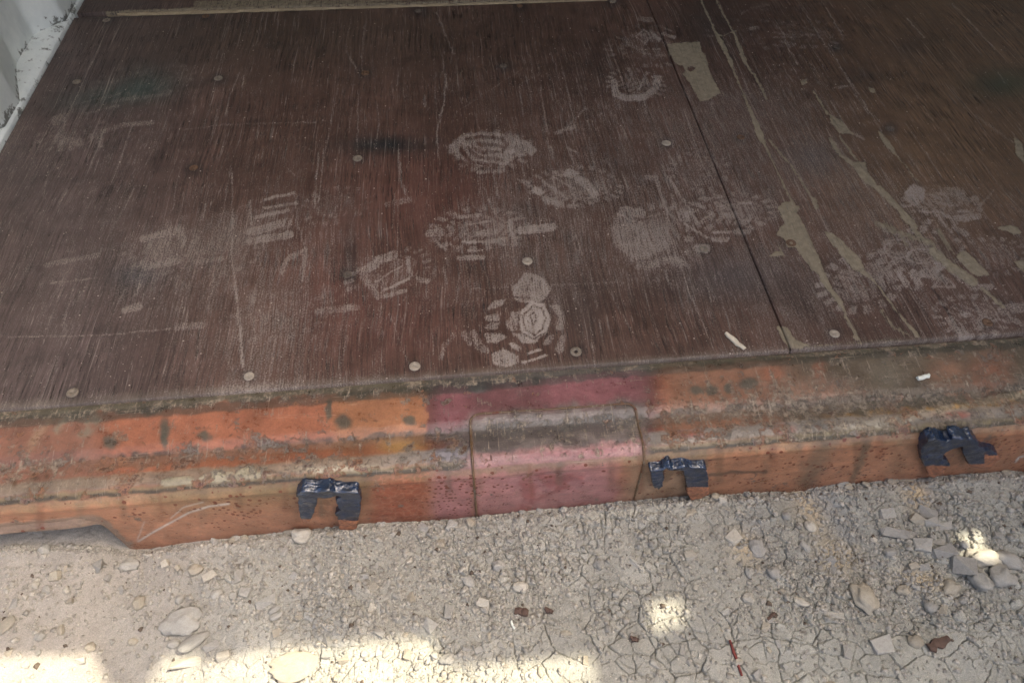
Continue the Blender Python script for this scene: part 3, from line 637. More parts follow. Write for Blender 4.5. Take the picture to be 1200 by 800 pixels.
    mp([(330, 345), (370, 350), (385, 380), (400, 395), (440, 412), (420, 425), (385, 425), (350, 400)], (800, 267, 3)); ml([(700, 290), (740, 350), (800, 378)], (800, 267, 3), 16, .6, 3); ml([(420, 418), (600, 405), (760, 392)], (800, 267, 3), 10, .55, 2.5)
    ml([(125, 15.5), (200, 12.5), (260, 9), (330, 8), (400, 6.8), (520, 3), (690, -2)], (0, 0, 1), 5.0, .62); ml([(230, 5, 9), (330, 2, 14), (420, 0, 9), (520, -3, 8)], (0, 0, 1), 9, .58, 3)
    for pts in ([(775, 275), (800, 265), (850, 335), (880, 400), (850, 390)],): mp(pts, R_, .62, 4)
    # a dirty line where the boards meet the steel
    c = mix(c, lin(112, 104, 92, 0.8), 0.55 * (1 - sstep(0.0, 0.012, Y)) * (0.3 + fbm(X * 60, Y * 60, 81, 3)))
    d += 0.28 * (1 - sstep(0.0, 0.02, Y)) * fbm(X * 30, Y * 60, 82, 3)
    return c, np.clip(d, 0, 1), np.clip(mud, 0, 1)

def sheet(name, xs, ys, backslope=0.0, front=None, label=None):
    X, Y = np.meshgrid(xs, ys)
    if front is not None:                                    # slightly crooked saw cuts
        Y = Y + front * X
    if backslope:
        Y = Y + backslope * (X + 0.6) * sstep(0.6, 0.95, Y)
    c, d, mu = floor_layers(X, Y)
    Z = 0.0012 * (fbm(X * 5, Y * 5, 91, 3) - 0.5) + 0.0005 * sstep(0.4, 0.7, mu)
    edge = np.minimum.reduce([X - X[:, :1], X[:, -1:] - X, Y - Y[:1], Y[-1:] - Y])
    Z -= 0.0009 * (1 - sstep(0.0, 0.002, edge))
    P = np.stack([X, Y, Z], -1)
    P, (c, d, mu) = pad_skirt(P, (c, d, mu), 0.028)
    o = grid_mesh(name, P, M_wood, c, {'dust': d, 'mud': mu}, box)
    if label: o['label'] = label
    return o

st = 0.0019
s1 = sheet('plywood_sheet', np.arange(-1.1625, -0.0006, st), np.concatenate([np.arange(0.0015, 0.45, st), np.arange(0.4525, 0.941, 0.0028)]), -0.024, 0.006, 'front plywood sheet on the left covered in dusty boot prints')
s2 = sheet('plywood_sheet', np.concatenate([np.arange(0.0007, 0.78, st), np.linspace(0.82, 1.163, 10)]), np.concatenate([np.arange(0.0015, 0.45, st), np.arange(0.4525, 0.95, 0.0030), np.linspace(1.05, 2.4, 20)]), 0, 0.006, 'plywood sheet on the right smeared with dried mud')
s3 = sheet('plywood_sheet', np.linspace(-1.1625, -0.0012, 300), np.concatenate([np.arange(0.951, 1.06, 0.003), np.linspace(1.08, 3.35, 20)]), -0.024, 0, 'plywood sheet behind the front left one')
s4 = sheet('plywood_sheet', np.linspace(0.0013, 1.163, 12), np.linspace(2.406, 4.8, 12))
bm = bmesh.new(); add_box(bm, (-1.1625, 3.36, -0.028), (-0.0012, 5.9, 0)); b1 = link_bm('plywood_sheet', bm, M_out, box)
bm = bmesh.new(); add_box(bm, (0.0013, 4.806, -0.028), (1.163, 5.9, 0)); b2 = link_bm('plywood_sheet', bm, M_out, box)
# dirt packed into the joint between the two left sheets
def lumpy_strip(name, pts, wdt, hgt, mat, parent, seed=0, n=5, step=0.0025):
    xs = np.arange(pts[0][0], pts[-1][0], step); ym = np.interp(xs, [p[0] for p in pts], [p[1] for p in pts]); t = np.linspace(-1, 1, n)
    XX = np.repeat(xs[None], n, 0); wv = wdt * (0.35 + 1.3 * fbm(xs * 40, xs * 0, seed, 3)); YY = ym[None] + t[:, None] * wv[None]
    hv = hgt * (0.2 + 1.5 * fbm(XX * 90, YY * 90, seed + 3, 3)); ZZ = (1 - t[:, None] ** 2) * hv - 0.0015
    cc = np.zeros(XX.shape + (3,)) + lin(176, 160, 132, 0.66); cc *= (0.7 + 0.6 * fbm(XX * 60, YY * 200, seed + 5, 3))[..., None]
    return grid_mesh(name, np.stack([XX, YY, ZZ], -1), mat, cc, None, parent)
ds = lumpy_strip('packed_dirt', [(-1.08, 0.954), (-0.8, 0.9475), (-0.5, 0.940), (-0.08, 0.930)], 0.006, 0.0022, M_soil, s1, 5)
ds['kind'] = 'stuff'

# screws: a flat dished head with its drive recess filled with dirt
def screw_mesh():
    bm = bmesh.new(); n = 16; rings = []
    for r, z in ((0.0078, -0.002), (0.0075, 0.0006), (0.0066, 0.0012), (0.0030, 0.0010), (0.0022, 0.0003)):
        rings.append([bm.verts.new((r * math.cos(a), r * math.sin(a), z)) for a in [2 * math.pi * k / n for k in range(n)]])
    for a, b in zip(rings[:-1], rings[1:]):
        for k in range(n): bm.faces.new((a[k], a[(k + 1) % n], b[(k + 1) % n], b[k]))
    bm.faces.new(rings[-1])
    for f in bm.faces: f.smooth = True
    me = bpy.data.meshes.new('screw'); bm.to_mesh(me); bm.free(); me.materials.append(M_screw); return me
sm = screw_mesh()
SCM = [M_screw, simple_material('rusty_screw_steel', (112, 84, 62), 0.6, 0.75, 300, 0.5), simple_material('bright_worn_screw_steel', (176, 164, 146), 0.62, 0.5, 300, 0.35), simple_material('grubby_screw_steel', (104, 92, 80), 0.6, 0.8, 300, 0.5)]
SCMESH = []
for mm_ in SCM:
    me_ = sm.copy(); me_.materials.clear(); me_.materials.append(mm_); SCMESH.append(me_)
rs = random.Random(3)
for (u, v) in SCREWS:
    p = on_z(u, v); o = bpy.data.objects.new('screw', SCMESH[rs.choice((0, 0, 1, 2, 3)) if v < 380 else rs.choice((0, 2, 2))]); C.objects.link(o)
    k = rs.uniform(0.85, 1.05); o.scale = (k, k, 1); o.rotation_euler = (rs.gauss(0, .02), rs.gauss(0, .02), rs.uniform(0, 6)); o.location = (p[0], p[1], rs.uniform(-0.0006, 0.0005))
    o.parent = s2 if p[0] > 0 else (s3 if p[1] > 0.95 else s1)

# ---- door sill: one pressed steel section along the front
PROF = np.array([(0.0060, -0.0300), (0.0012, -0.0060), (-0.0020, -0.0048), (-0.0105, -0.0032), (-0.030, -0.0048), (-0.064, -0.0068), (-0.0705, -0.0088), (-0.0770, -0.0118), (-0.0860, -0.0122), (-0.0960, -0.0108), (-0.1050, -0.0100),
                 (-0.1150, -0.0112), (-0.1230, -0.0152), (-0.1285, -0.0215), (-0.1312, -0.0290), (-0.1300, -0.0330), (-0.1305, -0.042), (-0.1318, -0.075), (-0.1330, -0.155)])
def prof_dense(n):
    seg = np.hypot(*np.diff(PROF, axis=0).T); s = np.concatenate([[0], np.cumsum(seg)]); t = np.linspace(0, s[-1], n)
    y = np.interp(t, s, PROF[:, 0]); z = np.interp(t, s, PROF[:, 1])
    for _ in range(2):
        y[1:-1] = .25 * y[:-2] + .5 * y[1:-1] + .25 * y[2:]; z[1:-1] = .25 * z[:-2] + .5 * z[1:-1] + .25 * z[2:]
    return y, z, t
NOTCH = [(0, 614), (60, 607), (100, 603), (118, 604), (130, 612), (150, 640)]
NX, NZ = zip(*[(on_y(u, v, -0.132)[0], on_y(u, v, -0.132)[2]) for u, v in ((0, 621), (100, 612), (118, 613), (128, 619), (146, 640))])
def sill_bottom(x):
    return np.interp(x, [-1.2, NX[0], NX[1], NX[2], NX[3], NX[4], NX[4] + .004, 3], [NZ[0], NZ[0], NZ[1], NZ[2], NZ[3], NZ[4], -0.155, -0.155])

def sill_colour(P):
    U, V = project(P); X = P[..., 0]; U0, V0 = U, V
    U = U + 7 * (fbm(X * 140, P[..., 1] * 140 + P[..., 2] * 140, 211, 4) - .5); V = V + 5 * (fbm(X * 90, P[..., 1] * 130 + P[..., 2] * 90, 212, 4) - .5)
    e = 480 - .0757 * U; nose = 591 - .079 * U; T = (V - e) / (nose - e)          # 0 at the boards, 1 at the nose line, beyond: the face
    nz = fbm(X * 30, T * 3.0, 101, 4); nf = fbm(X * 110, T * 12, 102, 4); Tn = T + 0.10 * (nz - 0.5) + 0.10 * (nf - .5)
    face = T > 1.0
    K = 0.80
    orange = lin(196, 104, 64, K); brick = lin(172, 104, 84, K); maroon = lin(140, 74, 74, K); pink = lin(204, 132, 122, K); tan = lin(176, 150, 116, K)
    greyd = lin(98, 92, 80, K); greyl = lin(152, 140, 128, K); olive = lin(150, 132, 88, K); brown = lin(120, 100, 84, K); rust = lin(164, 86, 42, K)
    c = np.zeros(X.shape + (3,)) + orange
    un = U + 14 * (nz - .5)
    c = mix(c, brick, (1 - sstep(105, 135, un)) * 1.0)
    c = mix(c, lin(204, 122, 70, K), sstep(380, 400, un) * (1 - sstep(497.5, 502.5, U + 7 * (nf - .5))))
    c = mix(c, maroon, sstep(497.5, 502.5, U + 7 * (nf - .5)) * (1 - sstep(755, 790, un)))
    c = mix(c, lin(168, 84, 88, K), sstep(505, 520, U) * (1 - sstep(535, 560, un)) + sstep(620, 650, un) * (1 - sstep(720, 770, un)) * (1 - sstep(.30, .5, Tn)))
    c = mix(c, lin(176, 112, 84, K), sstep(770, 800, un) * (1 - sstep(880, 930, un)))
    c = mix(c, brown, sstep(870, 950, un))
    g = np.zeros(X.shape)                                                              # grime amount
    for bx, by, rx, ry, a, cc in ((960, 462, 45, 22, .8, lin(186, 128, 106, K)), (1110, 440, 24, 22, .55, lin(190, 122, 92, K)), (1160, 438, 26, 26, .8, lin(186, 110, 80, K)), (905, 437, 12, 10, .7, orange), (960, 430, 8, 14, .6, orange), (1040, 440, 20, 20, .4, greyl)):
        c = mix(c, cc, a * blob(U, V, bx, by, rx, ry, 3) * (0.5 + nf))
    for pts in ([(70, 505), (82, 480)], [(30, 530), (60, 490)], [(95, 500), (112, 488)]):
        c = mix(c, lin(206, 158, 128, K), 0.7 * line_mask(U, V, pts, 9, 4) * sstep(.35, .6, nf))
    c = mix(c, greyl, 0.85 * poly_mask(U, V, [(62, 505), (80, 482), (108, 480), (120, 492), (100, 512), (75, 512)], 4) * sstep(.3, .6, nf) )
    for bx, by, rx, ry in ((128, 518, 9, 8), (240, 510, 8, 7), (402, 494, 10, 9), (480, 492, 8, 6), (193, 503, 7, 14), (193, 515, 4, 12), (816, 457, 10, 6), (834, 457, 8, 7), (853, 455, 5, 7), (877, 449, 12, 8), (385, 480, 4, 14), (560, 455, 14, 5)):
        c = mix(c, lin(98, 96, 90, K), .9 * blob(U, V, bx, by, rx, ry, 6))
    # dark dirty strip next to the boards
    strip = 1 - sstep(.10, .16, Tn + .05 * sstep(500, 900, U))
    c = mix(c, lin(84, 78, 68, K), strip * .95)
    c = mix(c, lin(74, 72, 66, K), .7 * (1 - sstep(.03, .07, np.abs(T - .15 + .04 * sstep(400, 800, U)))))
    c = mix(c, lin(126, 118, 104, K), .6 * (1 - sstep(.02, .06, np.abs(T - .05))))
    # middle of the top: trodden grey over the patch, dark grooves
    pm_ = sstep(535, 560, U) * (1 - sstep(745, 765, U))
    c = mix(c, lin(142, 126, 114, K), pm_ * sstep(.36, .5, Tn) * (1 - sstep(.82, .9, T)) * .9)
    c = mix(c, lin(90, 80, 74, K), .8 * line_mask(U, V, [(560, 505), (640, 501), (700, 496), (738, 490)], 15, 5) * (.4 + nf))
    c = mix(c, lin(120, 102, 92, K), sstep(500, 515, U) * (1 - sstep(540, 556, U)) * sstep(.45, .6, Tn) * .8)
    g += (0.10 + .20 * (nz - .4)) * (T < 1) + 0.07 * sstep(.5, .62, Tn) * (1 - sstep(.98, 1.0, T)) + .14 * strip + .12 * sstep(880, 950, un) * (T < 1) + .10 * sstep(.2, .5, T) * sstep(500, 780, U) * (T < 1)
    g += .26 * blob(U, V, 30, 545, 60, 22) + 0.2 * blob(U, V, 900, 470, 60, 24)
    ridge = (1 - sstep(.05, .10, np.abs(Tn - .64)))
    c = mix(c, greyd, .55 * ridge * sstep(40, 160, U)); g += .05 * ridge + .25 * strip * nf
    c = mix(c, rust, .75 * (1 - sstep(.04, .09, np.abs(Tn - .74))) * sstep(150, 260, un) * (1 - sstep(495, 540, un)))
    c = mix(c, lin(206, 150, 64, K), .8 * blob(U, V, 470, 523, 26, 8, 3) + .7 * (1 - sstep(.03, .08, np.abs(Tn - .80))) * sstep(940, 1010, un) * (.4 + nf))
    c = mix(c, greyl, .75 * (1 - sstep(.05, .09, np.abs(T - .85))) * (1 - pm_) * (1 - .5 * sstep(980, 1060, un)))  # worn grey nose paint, with its highlight mixed into the colour
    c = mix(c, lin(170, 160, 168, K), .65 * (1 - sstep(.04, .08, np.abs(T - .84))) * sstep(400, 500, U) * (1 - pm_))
    c = mix(c, lin(226, 214, 198, K), .8 * blob(U, V, 405, 550, 62, 5.5, 3) * (.5 + nf))  # whitish gloss of the nose painted in as a paler band
    c = mix(c, olive, .85 * sstep(.91, .95, T) * (1 - sstep(1.0, 1.02, T)))
    c = mix(c, lin(206, 80, 56, K), .8 * (blob(U, V, 808, 508, 16, 4, 3) + blob(U, V, 1118, 486, 22, 4, 3) + blob(U, V, 918, 503, 12, 6, 3) + blob(U, V, 742, 524, 9, 7, 3)))
    c = mix(c, lin(66, 56, 46, K), .75 * (1 - sstep(.012, .035, np.abs(T - .985))) * (1 - pm_) * sstep(.3, .5, nf + .15) + .6 * (1 - sstep(.02, .05, np.abs(Tn - .60))) * sstep(.42, .6, nf) * (U > 140))
    c = mix(c, pink, pm_ * sstep(.82, .90, Tn) * .95)
    c = mix(c, lin(104, 88, 80, K), pm_ * .7 * sstep(.46, .6, fbm(X * 40, T * 9, 242, 4)) * sstep(.40, .5, Tn) * (1 - sstep(.84, .92, T)))
    c = mix(c, lin(188, 84, 88, K), pm_ * .7 * line_mask(U, V, [(610, 535), (680, 530), (720, 527)], 6, 3) * (.5 + nf))
    # ---- the face
    F = sstep(1.0, 1.02, T)
    base = np.zeros(X.shape + (3,)) + lin(212, 142, 96, K)
    base = mix(base, lin(178, 138, 90, K), .8 * sstep(140, 220, un) * (1 - sstep(1.10, 1.34, Tn)) * (1 - sstep(420, 480, un)))
    base = mix(base, lin(186, 92, 50, K), sstep(428, 445, un) * (1 - sstep(490, 520, un)))
    base = mix(base, lin(206, 130, 122, K), sstep(495, 520, un) * (1 - sstep(552, 556, U)))
    base = mix(base, pink, sstep(554, 558, U) * (1 - sstep(715, 745, un)))
    base = mix(base, lin(196, 128, 138, K), .5 * blob(U, V, 640, 562, 70, 14))
    base = mix(base, lin(176, 88, 84, K), .7 * pm_ * sstep(.50, .66, fbm(X * 34, T * 5, 241, 4)))
    base = mix(base, lin(168, 78, 70, K), .7 * np.maximum(line_mask(U, V, [(654, 550), (652, 572)], 5, 3), line_mask(U, V, [(632, 583), (664, 570)], 4, 3)))
    base = mix(base, lin(194, 150, 108, K), sstep(716, 745, un) * (1 - sstep(826, 830, U)))
    base = mix(base, lin(214, 142, 92, K), sstep(827, 831, U))
    base = mix(base, rust, .8 * sstep(548, 560, U) * (1 - sstep(740, 760, U)) * sstep(-4, 0, V - (613 - (U - 555) * .083) + 4) + .55 * blob(U, V, 730, 560, 16, 20) + .45 * blob(U, V, 575, 545, 14, 8))
    base = mix(base, olive, .6 * sstep(1.0, 1.02, T) * (1 - sstep(1.04, 1.14, Tn)))
    for pts, wd, a in (([(968, 520), (945, 565)], 22, .7), ([(1018, 518), (1000, 560)], 9, .75), ([(905, 525), (890, 570)], 10, .3), ([(1060, 520), (1050, 545)], 26, .35)):
        base = mix(base, lin(132, 112, 84, K), a * line_mask(U, V, pts, wd, wd * .4))
    base = mix(base, lin(120, 84, 50, K), .55 * np.maximum.reduce([blob(U, V, 385, 588, 52, 30, 3), blob(U, V, 797, 556, 46, 26, 3), blob(U, V, 1120, 525, 58, 30, 3)]) * sstep(.32, .6, nf))
    base = mix(base, lin(96, 78, 62, K), .8 * line_mask(U, V, [(832, 556), (860, 553), (897, 553)], 4, 2) + .5 * blob(U, V, 1012, 522, 8, 10))
    base = mix(base, lin(158, 136, 116, K), .85 * (1 - sstep(152, 160, U)) * sstep(0, 4, V - np.interp(U, [0, 100, 118, 130, 150], [611, 602, 603, 611, 632])))
    base = mix(base, lin(150, 84, 52, K), .38 * sstep(0, 12, V - np.interp(U, [156, 420, 600, 900, 1200], [634, 604, 588, 566, 540])) * (U > 156))
    U, V = U0, V0
    for k in range(26):                                                            # runs of rust and dirt down the face
        ux = (k * 47.3 + 11 * math.sin(k * 3.1)) % 1200; nb = np.interp(ux, [0, 1200], [594, 500]); L_s = 18 + 22 * ((k * 0.37) % 1)
        base = mix(base, (lin(128, 92, 60, K), lin(150, 80, 44, K), lin(116, 104, 84, K))[k % 3], (.25 + .3 * ((k * .61) % 1)) * line_mask(U, V, [(ux, nb), (ux - 2 + 5 * ((k * .23) % 1), nb + L_s)], 4 + 7 * ((k * .77) % 1), 3))
    chalk = np.maximum.reduce([line_mask(U, V, [(162, 634), (178, 624), (200, 612), (222, 600), (245, 593), (268, 590)], 2.1, .9), line_mask(U, V, [(161, 632), (165, 622), (169, 611)], 1.5, .7) * .8, line_mask(U, V, [(200, 607), (215, 594), (238, 588)], 1.5, .7) * .7, line_mask(U, V, [(1190, 541), (1194, 536), (1200, 534)], 2.4, .8)])
    base = mix(base, lin(232, 222, 208, .8), chalk * (.45 + .6 * nf))
    spot = F * (.05 + .75 * sstep(225, 260, un) * (1 - sstep(300, 330, un)) * blob(U, V, 268, 590, 50, 24) + .5 * sstep(490, 510, un) * (1 - sstep(556, 600, un)) + .8 * blob(U, V, 545, 580, 34, 22) + .06 + .6 * blob(U, V, 1165, 525, 34, 20) + .26 * sstep(830, 900, U))
    c = c * (1 - F)[..., None] + base * F[..., None]
    g = g * (1 - F) + F * (.16 * (fbm(X * 18, T * 3, 233, 3) - .35) + .42 * blob(U, V, 440, 570, 10, 8))
    # dark network on the burnt rust patch
    bp = F * sstep(432, 448, un) * (1 - sstep(500, 520, un))
    vv1, vv2, _ = voronoi(X / .011 + 2 * nz, P[..., 2] / .011 + 2 * nf, 15)
    c = mix(c, lin(206, 128, 86, K), bp * .8 * (1 - sstep(.06, .2, vv2 - vv1)))
    # old pale caulk smears near the left end
    ck = np.maximum.reduce([poly_mask(U, V, [(189, 562), (198, 560), (222, 558), (228, 561), (224, 567), (195, 570), (189, 568)], 1), poly_mask(U, V, [(233, 560), (250, 550), (275, 553), (290, 546), (312, 549), (318, 556), (300, 562), (255, 566), (234, 567)], 1.5) * sstep(.3, .5, nf)])
    c = mix(c, lin(196, 186, 164, .8), ck * .85)
    c = mix(c, lin(108, 68, 40, K), .9 * (blob(U, V, 17, 565, 4, 5, 4) + blob(U, V, 40, 560, 6, 3, 4) + blob(U, V, 55, 558, 3, 3, 4)))
    lum = c.mean(-1, keepdims=True); c = (lum + (c - lum) * (.67 + .11 * F)[..., None]) * (0.70 + .04 * F)[..., None]
    c = c * (0.70 + 0.52 * fbm(X * 22, T * 4, 221, 4))[..., None]
    warm = 1 - sstep(490, 520, U) * (1 - sstep(745, 775, U)); c[..., 2] *= 1 - warm * (.22 - .16 * F); c[..., 1] *= 1 - .03 * warm
    chp = (1 - F) * (.01 + .10 * (fbm(X * 16, T * 5, 231, 3) - .45) + .05 * sstep(.5, .62, Tn) - .05 * (pm_ > .5)) + F * (-.025 + .10 * (fbm(X * 14, T * 5, 232, 3) - .5))
    return c, np.clip(g, 0, 1), np.clip(spot, 0, 1), T, ck, chp

def sill_section(xs, n, off=0.0, s_from=0.0):
    y, z, t = prof_dense(n)
    if s_from: k = t >= s_from; y, z, t = y[k], z[k], t[k]
    X = np.repeat(xs[None], len(y), 0); Y = np.repeat(y[:, None], len(xs), 1); Z = np.repeat(z[:, None], len(xs), 1)
    ty = np.gradient(y); tz = np.gradient(z); L = np.hypot(ty, tz); ny = tz / L; nz = -ty / L            # outward normal
    zb = sill_bottom(X); top = -0.045
    Z = np.where(Z < top, top + (Z - top) * (zb - top) / (-0.155 - top), Z)
    D = 0.0030 * (fbm(X * 7, t[:, None] * 9 + 0 * X, 111, 3) - .5) + 0.0012 * (fbm(X * 45, t[:, None] * 60 + 0 * X, 112, 3) - .5)
    D *= sstep(0.02, 0.05, t[:, None] + 0 * X)
    D -= 0.004 * np.exp(-((X + .03) / .05) ** 2) * np.exp(-((t[:, None] - .155) / .012) ** 2)
    D += off
    Y = Y + D * ny[:, None]; Z = Z + D * nz[:, None]
    # lip turned out along the bottom of the cut-away end
    lip = sstep(0.012, 0.0, Z - zb) * (X < NX[4])
    Y = Y - 0.005 * lip * (1 - sstep(NX[2] - .02, NX[4], X))
    return np.stack([X, Y, Z], -1), t

xs = np.concatenate([[-1.165], np.arange(-1.05, 0.38, 0.0017), np.linspace(0.40, 1.165, 40)])
P, tt = sill_section(xs, 170)
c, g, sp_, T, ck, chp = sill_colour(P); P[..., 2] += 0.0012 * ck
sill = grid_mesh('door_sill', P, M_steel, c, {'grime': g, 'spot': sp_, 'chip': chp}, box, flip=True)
# back of the section so it is a closed pressing
bm = bmesh.new(); add_box(bm, (-1.165, -0.118, -0.075), (1.165, 0.004, -0.0315)); sb = link_bm('sill_web', bm, M_out, sill)

# welded patch plate with its bead
pxs = np.arange(on_z(551, 500, -.01)[0], on_z(747, 490, -.01)[0], 0.0022)
PP, pt_ = sill_section(pxs, 170, 0.0009, 0.083)
edge = np.minimum.reduce([np.repeat((pxs - pxs[0])[None], len(pt_), 0), np.repeat((pxs[-1] - pxs)[None], len(pt_), 0)])
corner = np.hypot(np.clip(.012 - edge, 0, 1), np.clip(.012 - (pt_[:, None] - pt_[0]), 0, 1)) > .012
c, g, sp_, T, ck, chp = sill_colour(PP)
c = mix(c, lin(112, 78, 50, .75), .35 * (1 - sstep(.001, .005, np.minimum(edge, pt_[:, None] - pt_[0] + .001))))
SUNK, _ = sill_section(pxs, 170, -0.0015, 0.083)
PP_top = PP.copy(); PP = np.where(corner[..., None], SUNK, PP)
P2, (c, g, sp_, chp) = pad_skirt(PP, (c, g, sp_, chp), 0.0)
P2[1:-1, 0] = SUNK[:, 0]; P2[1:-1, -1] = SUNK[:, -1]; P2[0, 1:-1] = SUNK[0]; P2[0, 0] = SUNK[0, 0]; P2[0, -1] = SUNK[0, -1]; P2[-1] = P2[-2]
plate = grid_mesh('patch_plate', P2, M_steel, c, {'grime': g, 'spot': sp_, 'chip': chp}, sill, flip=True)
low = np.pad(corner, 1, constant_values=True)
nlow = low[:-1, :-1].astype(int) + low[:-1, 1:] + low[1:, 1:] + low[1:, :-1]
plate.data.polygons.foreach_set('use_smooth', ~((nlow > 0).ravel()))
plate['label'] = 'faded pink repair plate welded over the middle of the sill'

def tube(name, pts, rad, mat, parent, colr, n=8, seed=0):
    pts = np.array(pts); m_ = len(pts); tg = np.gradient(pts, axis=0); tg /= np.linalg.norm(tg, axis=1)[:, None]
    a = np.cross(tg, np.array([0, -.7, .7])); a /= np.linalg.norm(a, axis=1)[:, None]; b = np.cross(tg, a)
    th = np.linspace(0, 2 * np.pi, n); s = np.arange(m_)
    r = rad * (0.6 + 0.8 * fbm(s * .45, s * 0., seed, 2))
    R = r[None, :, None] * (np.cos(th)[:, None, None] * a[None] + np.sin(th)[:, None, None] * b[None]) + pts[None]
    cc = np.zeros((n, m_, 3)) + colr; cc *= (0.6 + .8 * fbm(np.repeat(s[None], n, 0) * .3, th[:, None] + 0 * s, seed + 2, 3))[..., None]
    return grid_mesh(name, R, mat, cc, {'grime': np.full((n, m_), .25), 'spot': np.full((n, m_), .3), 'chip': np.full((n, m_), .03)}, parent)
def plate_at(x, t):
    i = np.interp(x, pxs, np.arange(len(pxs))); j = np.interp(t, pt_, np.arange(len(pt_)))
    i0 = min(int(i), len(pxs) - 2); j0 = min(int(j), len(pt_) - 2); fi = i - i0; fj = j - j0; G = PP_top
    return (G[j0, i0] * (1 - fi) + G[j0, i0 + 1] * fi) * (1 - fj) + (G[j0 + 1, i0] * (1 - fi) + G[j0 + 1, i0 + 1] * fi) * fj
RC = .012; par = [(pxs[0], t) for t in np.arange(pt_[-1], pt_[0] + RC, -.004)]
par += [(pxs[0] + RC - RC * math.cos(a), pt_[0] + RC - RC * math.sin(a)) for a in np.linspace(0, math.pi / 2, 7)]
par += [(x, pt_[0]) for x in np.arange(pxs[0] + RC + .003, pxs[-1] - RC, .004)]
par += [(pxs[-1] - RC + RC * math.sin(a), pt_[0] + RC - RC * math.cos(a)) for a in np.linspace(0, math.pi / 2, 7)]
par += [(pxs[-1], t) for t in np.arange(pt_[0] + RC + .003, pt_[-1], .004)]
path = np.array([plate_at(x, t) for x, t in par]); path += np.array([[0, -.0004 * k, .0004] for k in np.ones(len(path))])
tube('weld_bead', path, 0.0013, M_steel, sill, lin(112, 86, 60, .7), seed=9)

# ---- cam keepers: thick brackets daubed with dark blue paint
def keeper(label, polys, x0, y0, sc, rust_at, top, thick=0.0085, seed=0):
    bm = bmesh.new(); yf = -0.133 - thick
    for pl in polys:
        w3 = [on_y(u, v, -0.1325 if v < y0 + top / sc else yf) for u, v in crop(pl, x0, y0, sc)]          # the upper outline is the far edge of the top face
        fr = [bm.verts.new((p[0], yf, p[2])) for p in w3]; bk = [bm.verts.new((p[0], -0.124, p[2])) for p in w3]
        bm.faces.new(fr); bm.faces.new(bk[::-1])
        n = len(fr)
        for i in range(n): bm.faces.new((fr[i], bk[i], bk[(i + 1) % n], fr[(i + 1) % n]))
    bmesh.ops.recalc_face_normals(bm, faces=bm.faces)
    bmesh.ops.triangulate(bm, faces=bm.faces)
    o = link_bm('cam_keeper', bm, M_keep, box)
    rm = o.modifiers.new('r', 'REMESH'); rm.mode = 'VOXEL'; rm.voxel_size = 0.0017
    sm_ = o.modifiers.new('s', 'SMOOTH'); sm_.factor = .5; sm_.iterations = 3
    dg = bpy.context.evaluated_depsgraph_get(); me = bpy.data.meshes.new_from_object(o.evaluated_get(dg))
    o.modifiers.clear(); o.data = me
    n = len(me.vertices); cv = np.zeros(n * 3); me.vertices.foreach_get('co', cv); cv = cv.reshape(-1, 3)
    nv = np.zeros(n * 3); me.vertices.foreach_get('normal', nv); nv = nv.reshape(-1, 3)
    dd = np.array([0.0021 * mnoise.noise(Vector(p) * 70 + Vector((seed, 0, 0))) + 0.0009 * mnoise.noise(Vector((p[0] * 160, p[1] * 420, p[2] * 420 + seed))) for p in cv])
    cv = cv + nv * dd[:, None]
    me.vertices.foreach_set('co', cv.ravel()); me.polygons.foreach_set('use_smooth', np.ones(len(me.polygons), bool)); me.update()
    U, V = project(cv); r = np.zeros(n)
    for (xa, xb, vy, soft) in rust_at:
        r = np.maximum(r, ((U > x0 + xa / sc) & (U < x0 + xb / sc)) * sstep(-soft, soft, V - (y0 + vy / sc)))
    add_attrs(me, None, {'rust': r})
    if not me.materials: me.materials.append(M_keep)
    o['label'] = label
    return o
keeper('bracket shaped keeper with a flat top bar and two square legs',
       [[(150, 245), (250, 175), (420, 185), (560, 160), (640, 190), (900, 185), (935, 260), (925, 420), (900, 600), (880, 690), (800, 720), (670, 705), (650, 600), (630, 520), (690, 485), (650, 430), (640, 370), (700, 325), (640, 310), (560, 335), (480, 340), (420, 345), (400, 440), (380, 520), (335, 600), (290, 645), (235, 635), (205, 560), (195, 400), (185, 300)]],
       330, 550, 10, [(640, 920, 590, 2.5), (190, 350, 575, 3), (540, 790, 250, 3)][:2], 262, seed=1)
keeper('keeper split into a separate rounded lug and a hooked square leg',
       [[(210, 245), (260, 235), (330, 232), (385, 290), (392, 420), (370, 510), (320, 550), (265, 520), (235, 400), (215, 300)],
        [(395, 205), (430, 190), (465, 215), (600, 192), (700, 205), (860, 200), (885, 310), (905, 480), (908, 590), (820, 645), (700, 665), (655, 610), (650, 500), (630, 400), (610, 325), (560, 310), (480, 315), (405, 300), (430, 245)]],
       740, 520, 10, [(640, 920, 505, 1.2), (230, 380, 530, 1)], 250, seed=2)
keeper('broken keeper with twisted legs and an arched bar',
       [[(160, 490), (185, 380), (240, 320), (310, 290), (370, 300), (420, 322), (470, 318), (490, 285), (560, 280), (640, 300), (700, 288), (735, 330), (745, 375), (800, 400), (880, 405), (930, 440), (952, 495), (930, 545), (860, 590), (800, 600), (650, 575), (620, 500), (580, 430), (590, 375), (500, 392), (430, 425), (400, 455), (385, 500), (440, 510), (460, 560), (390, 600), (400, 640), (300, 695), (240, 655), (200, 570)]],
       1060, 480, 8.571, [(150, 470, 560, 3), (600, 830, 545, 2), (800, 960, 455, 4)], -99, seed=3)

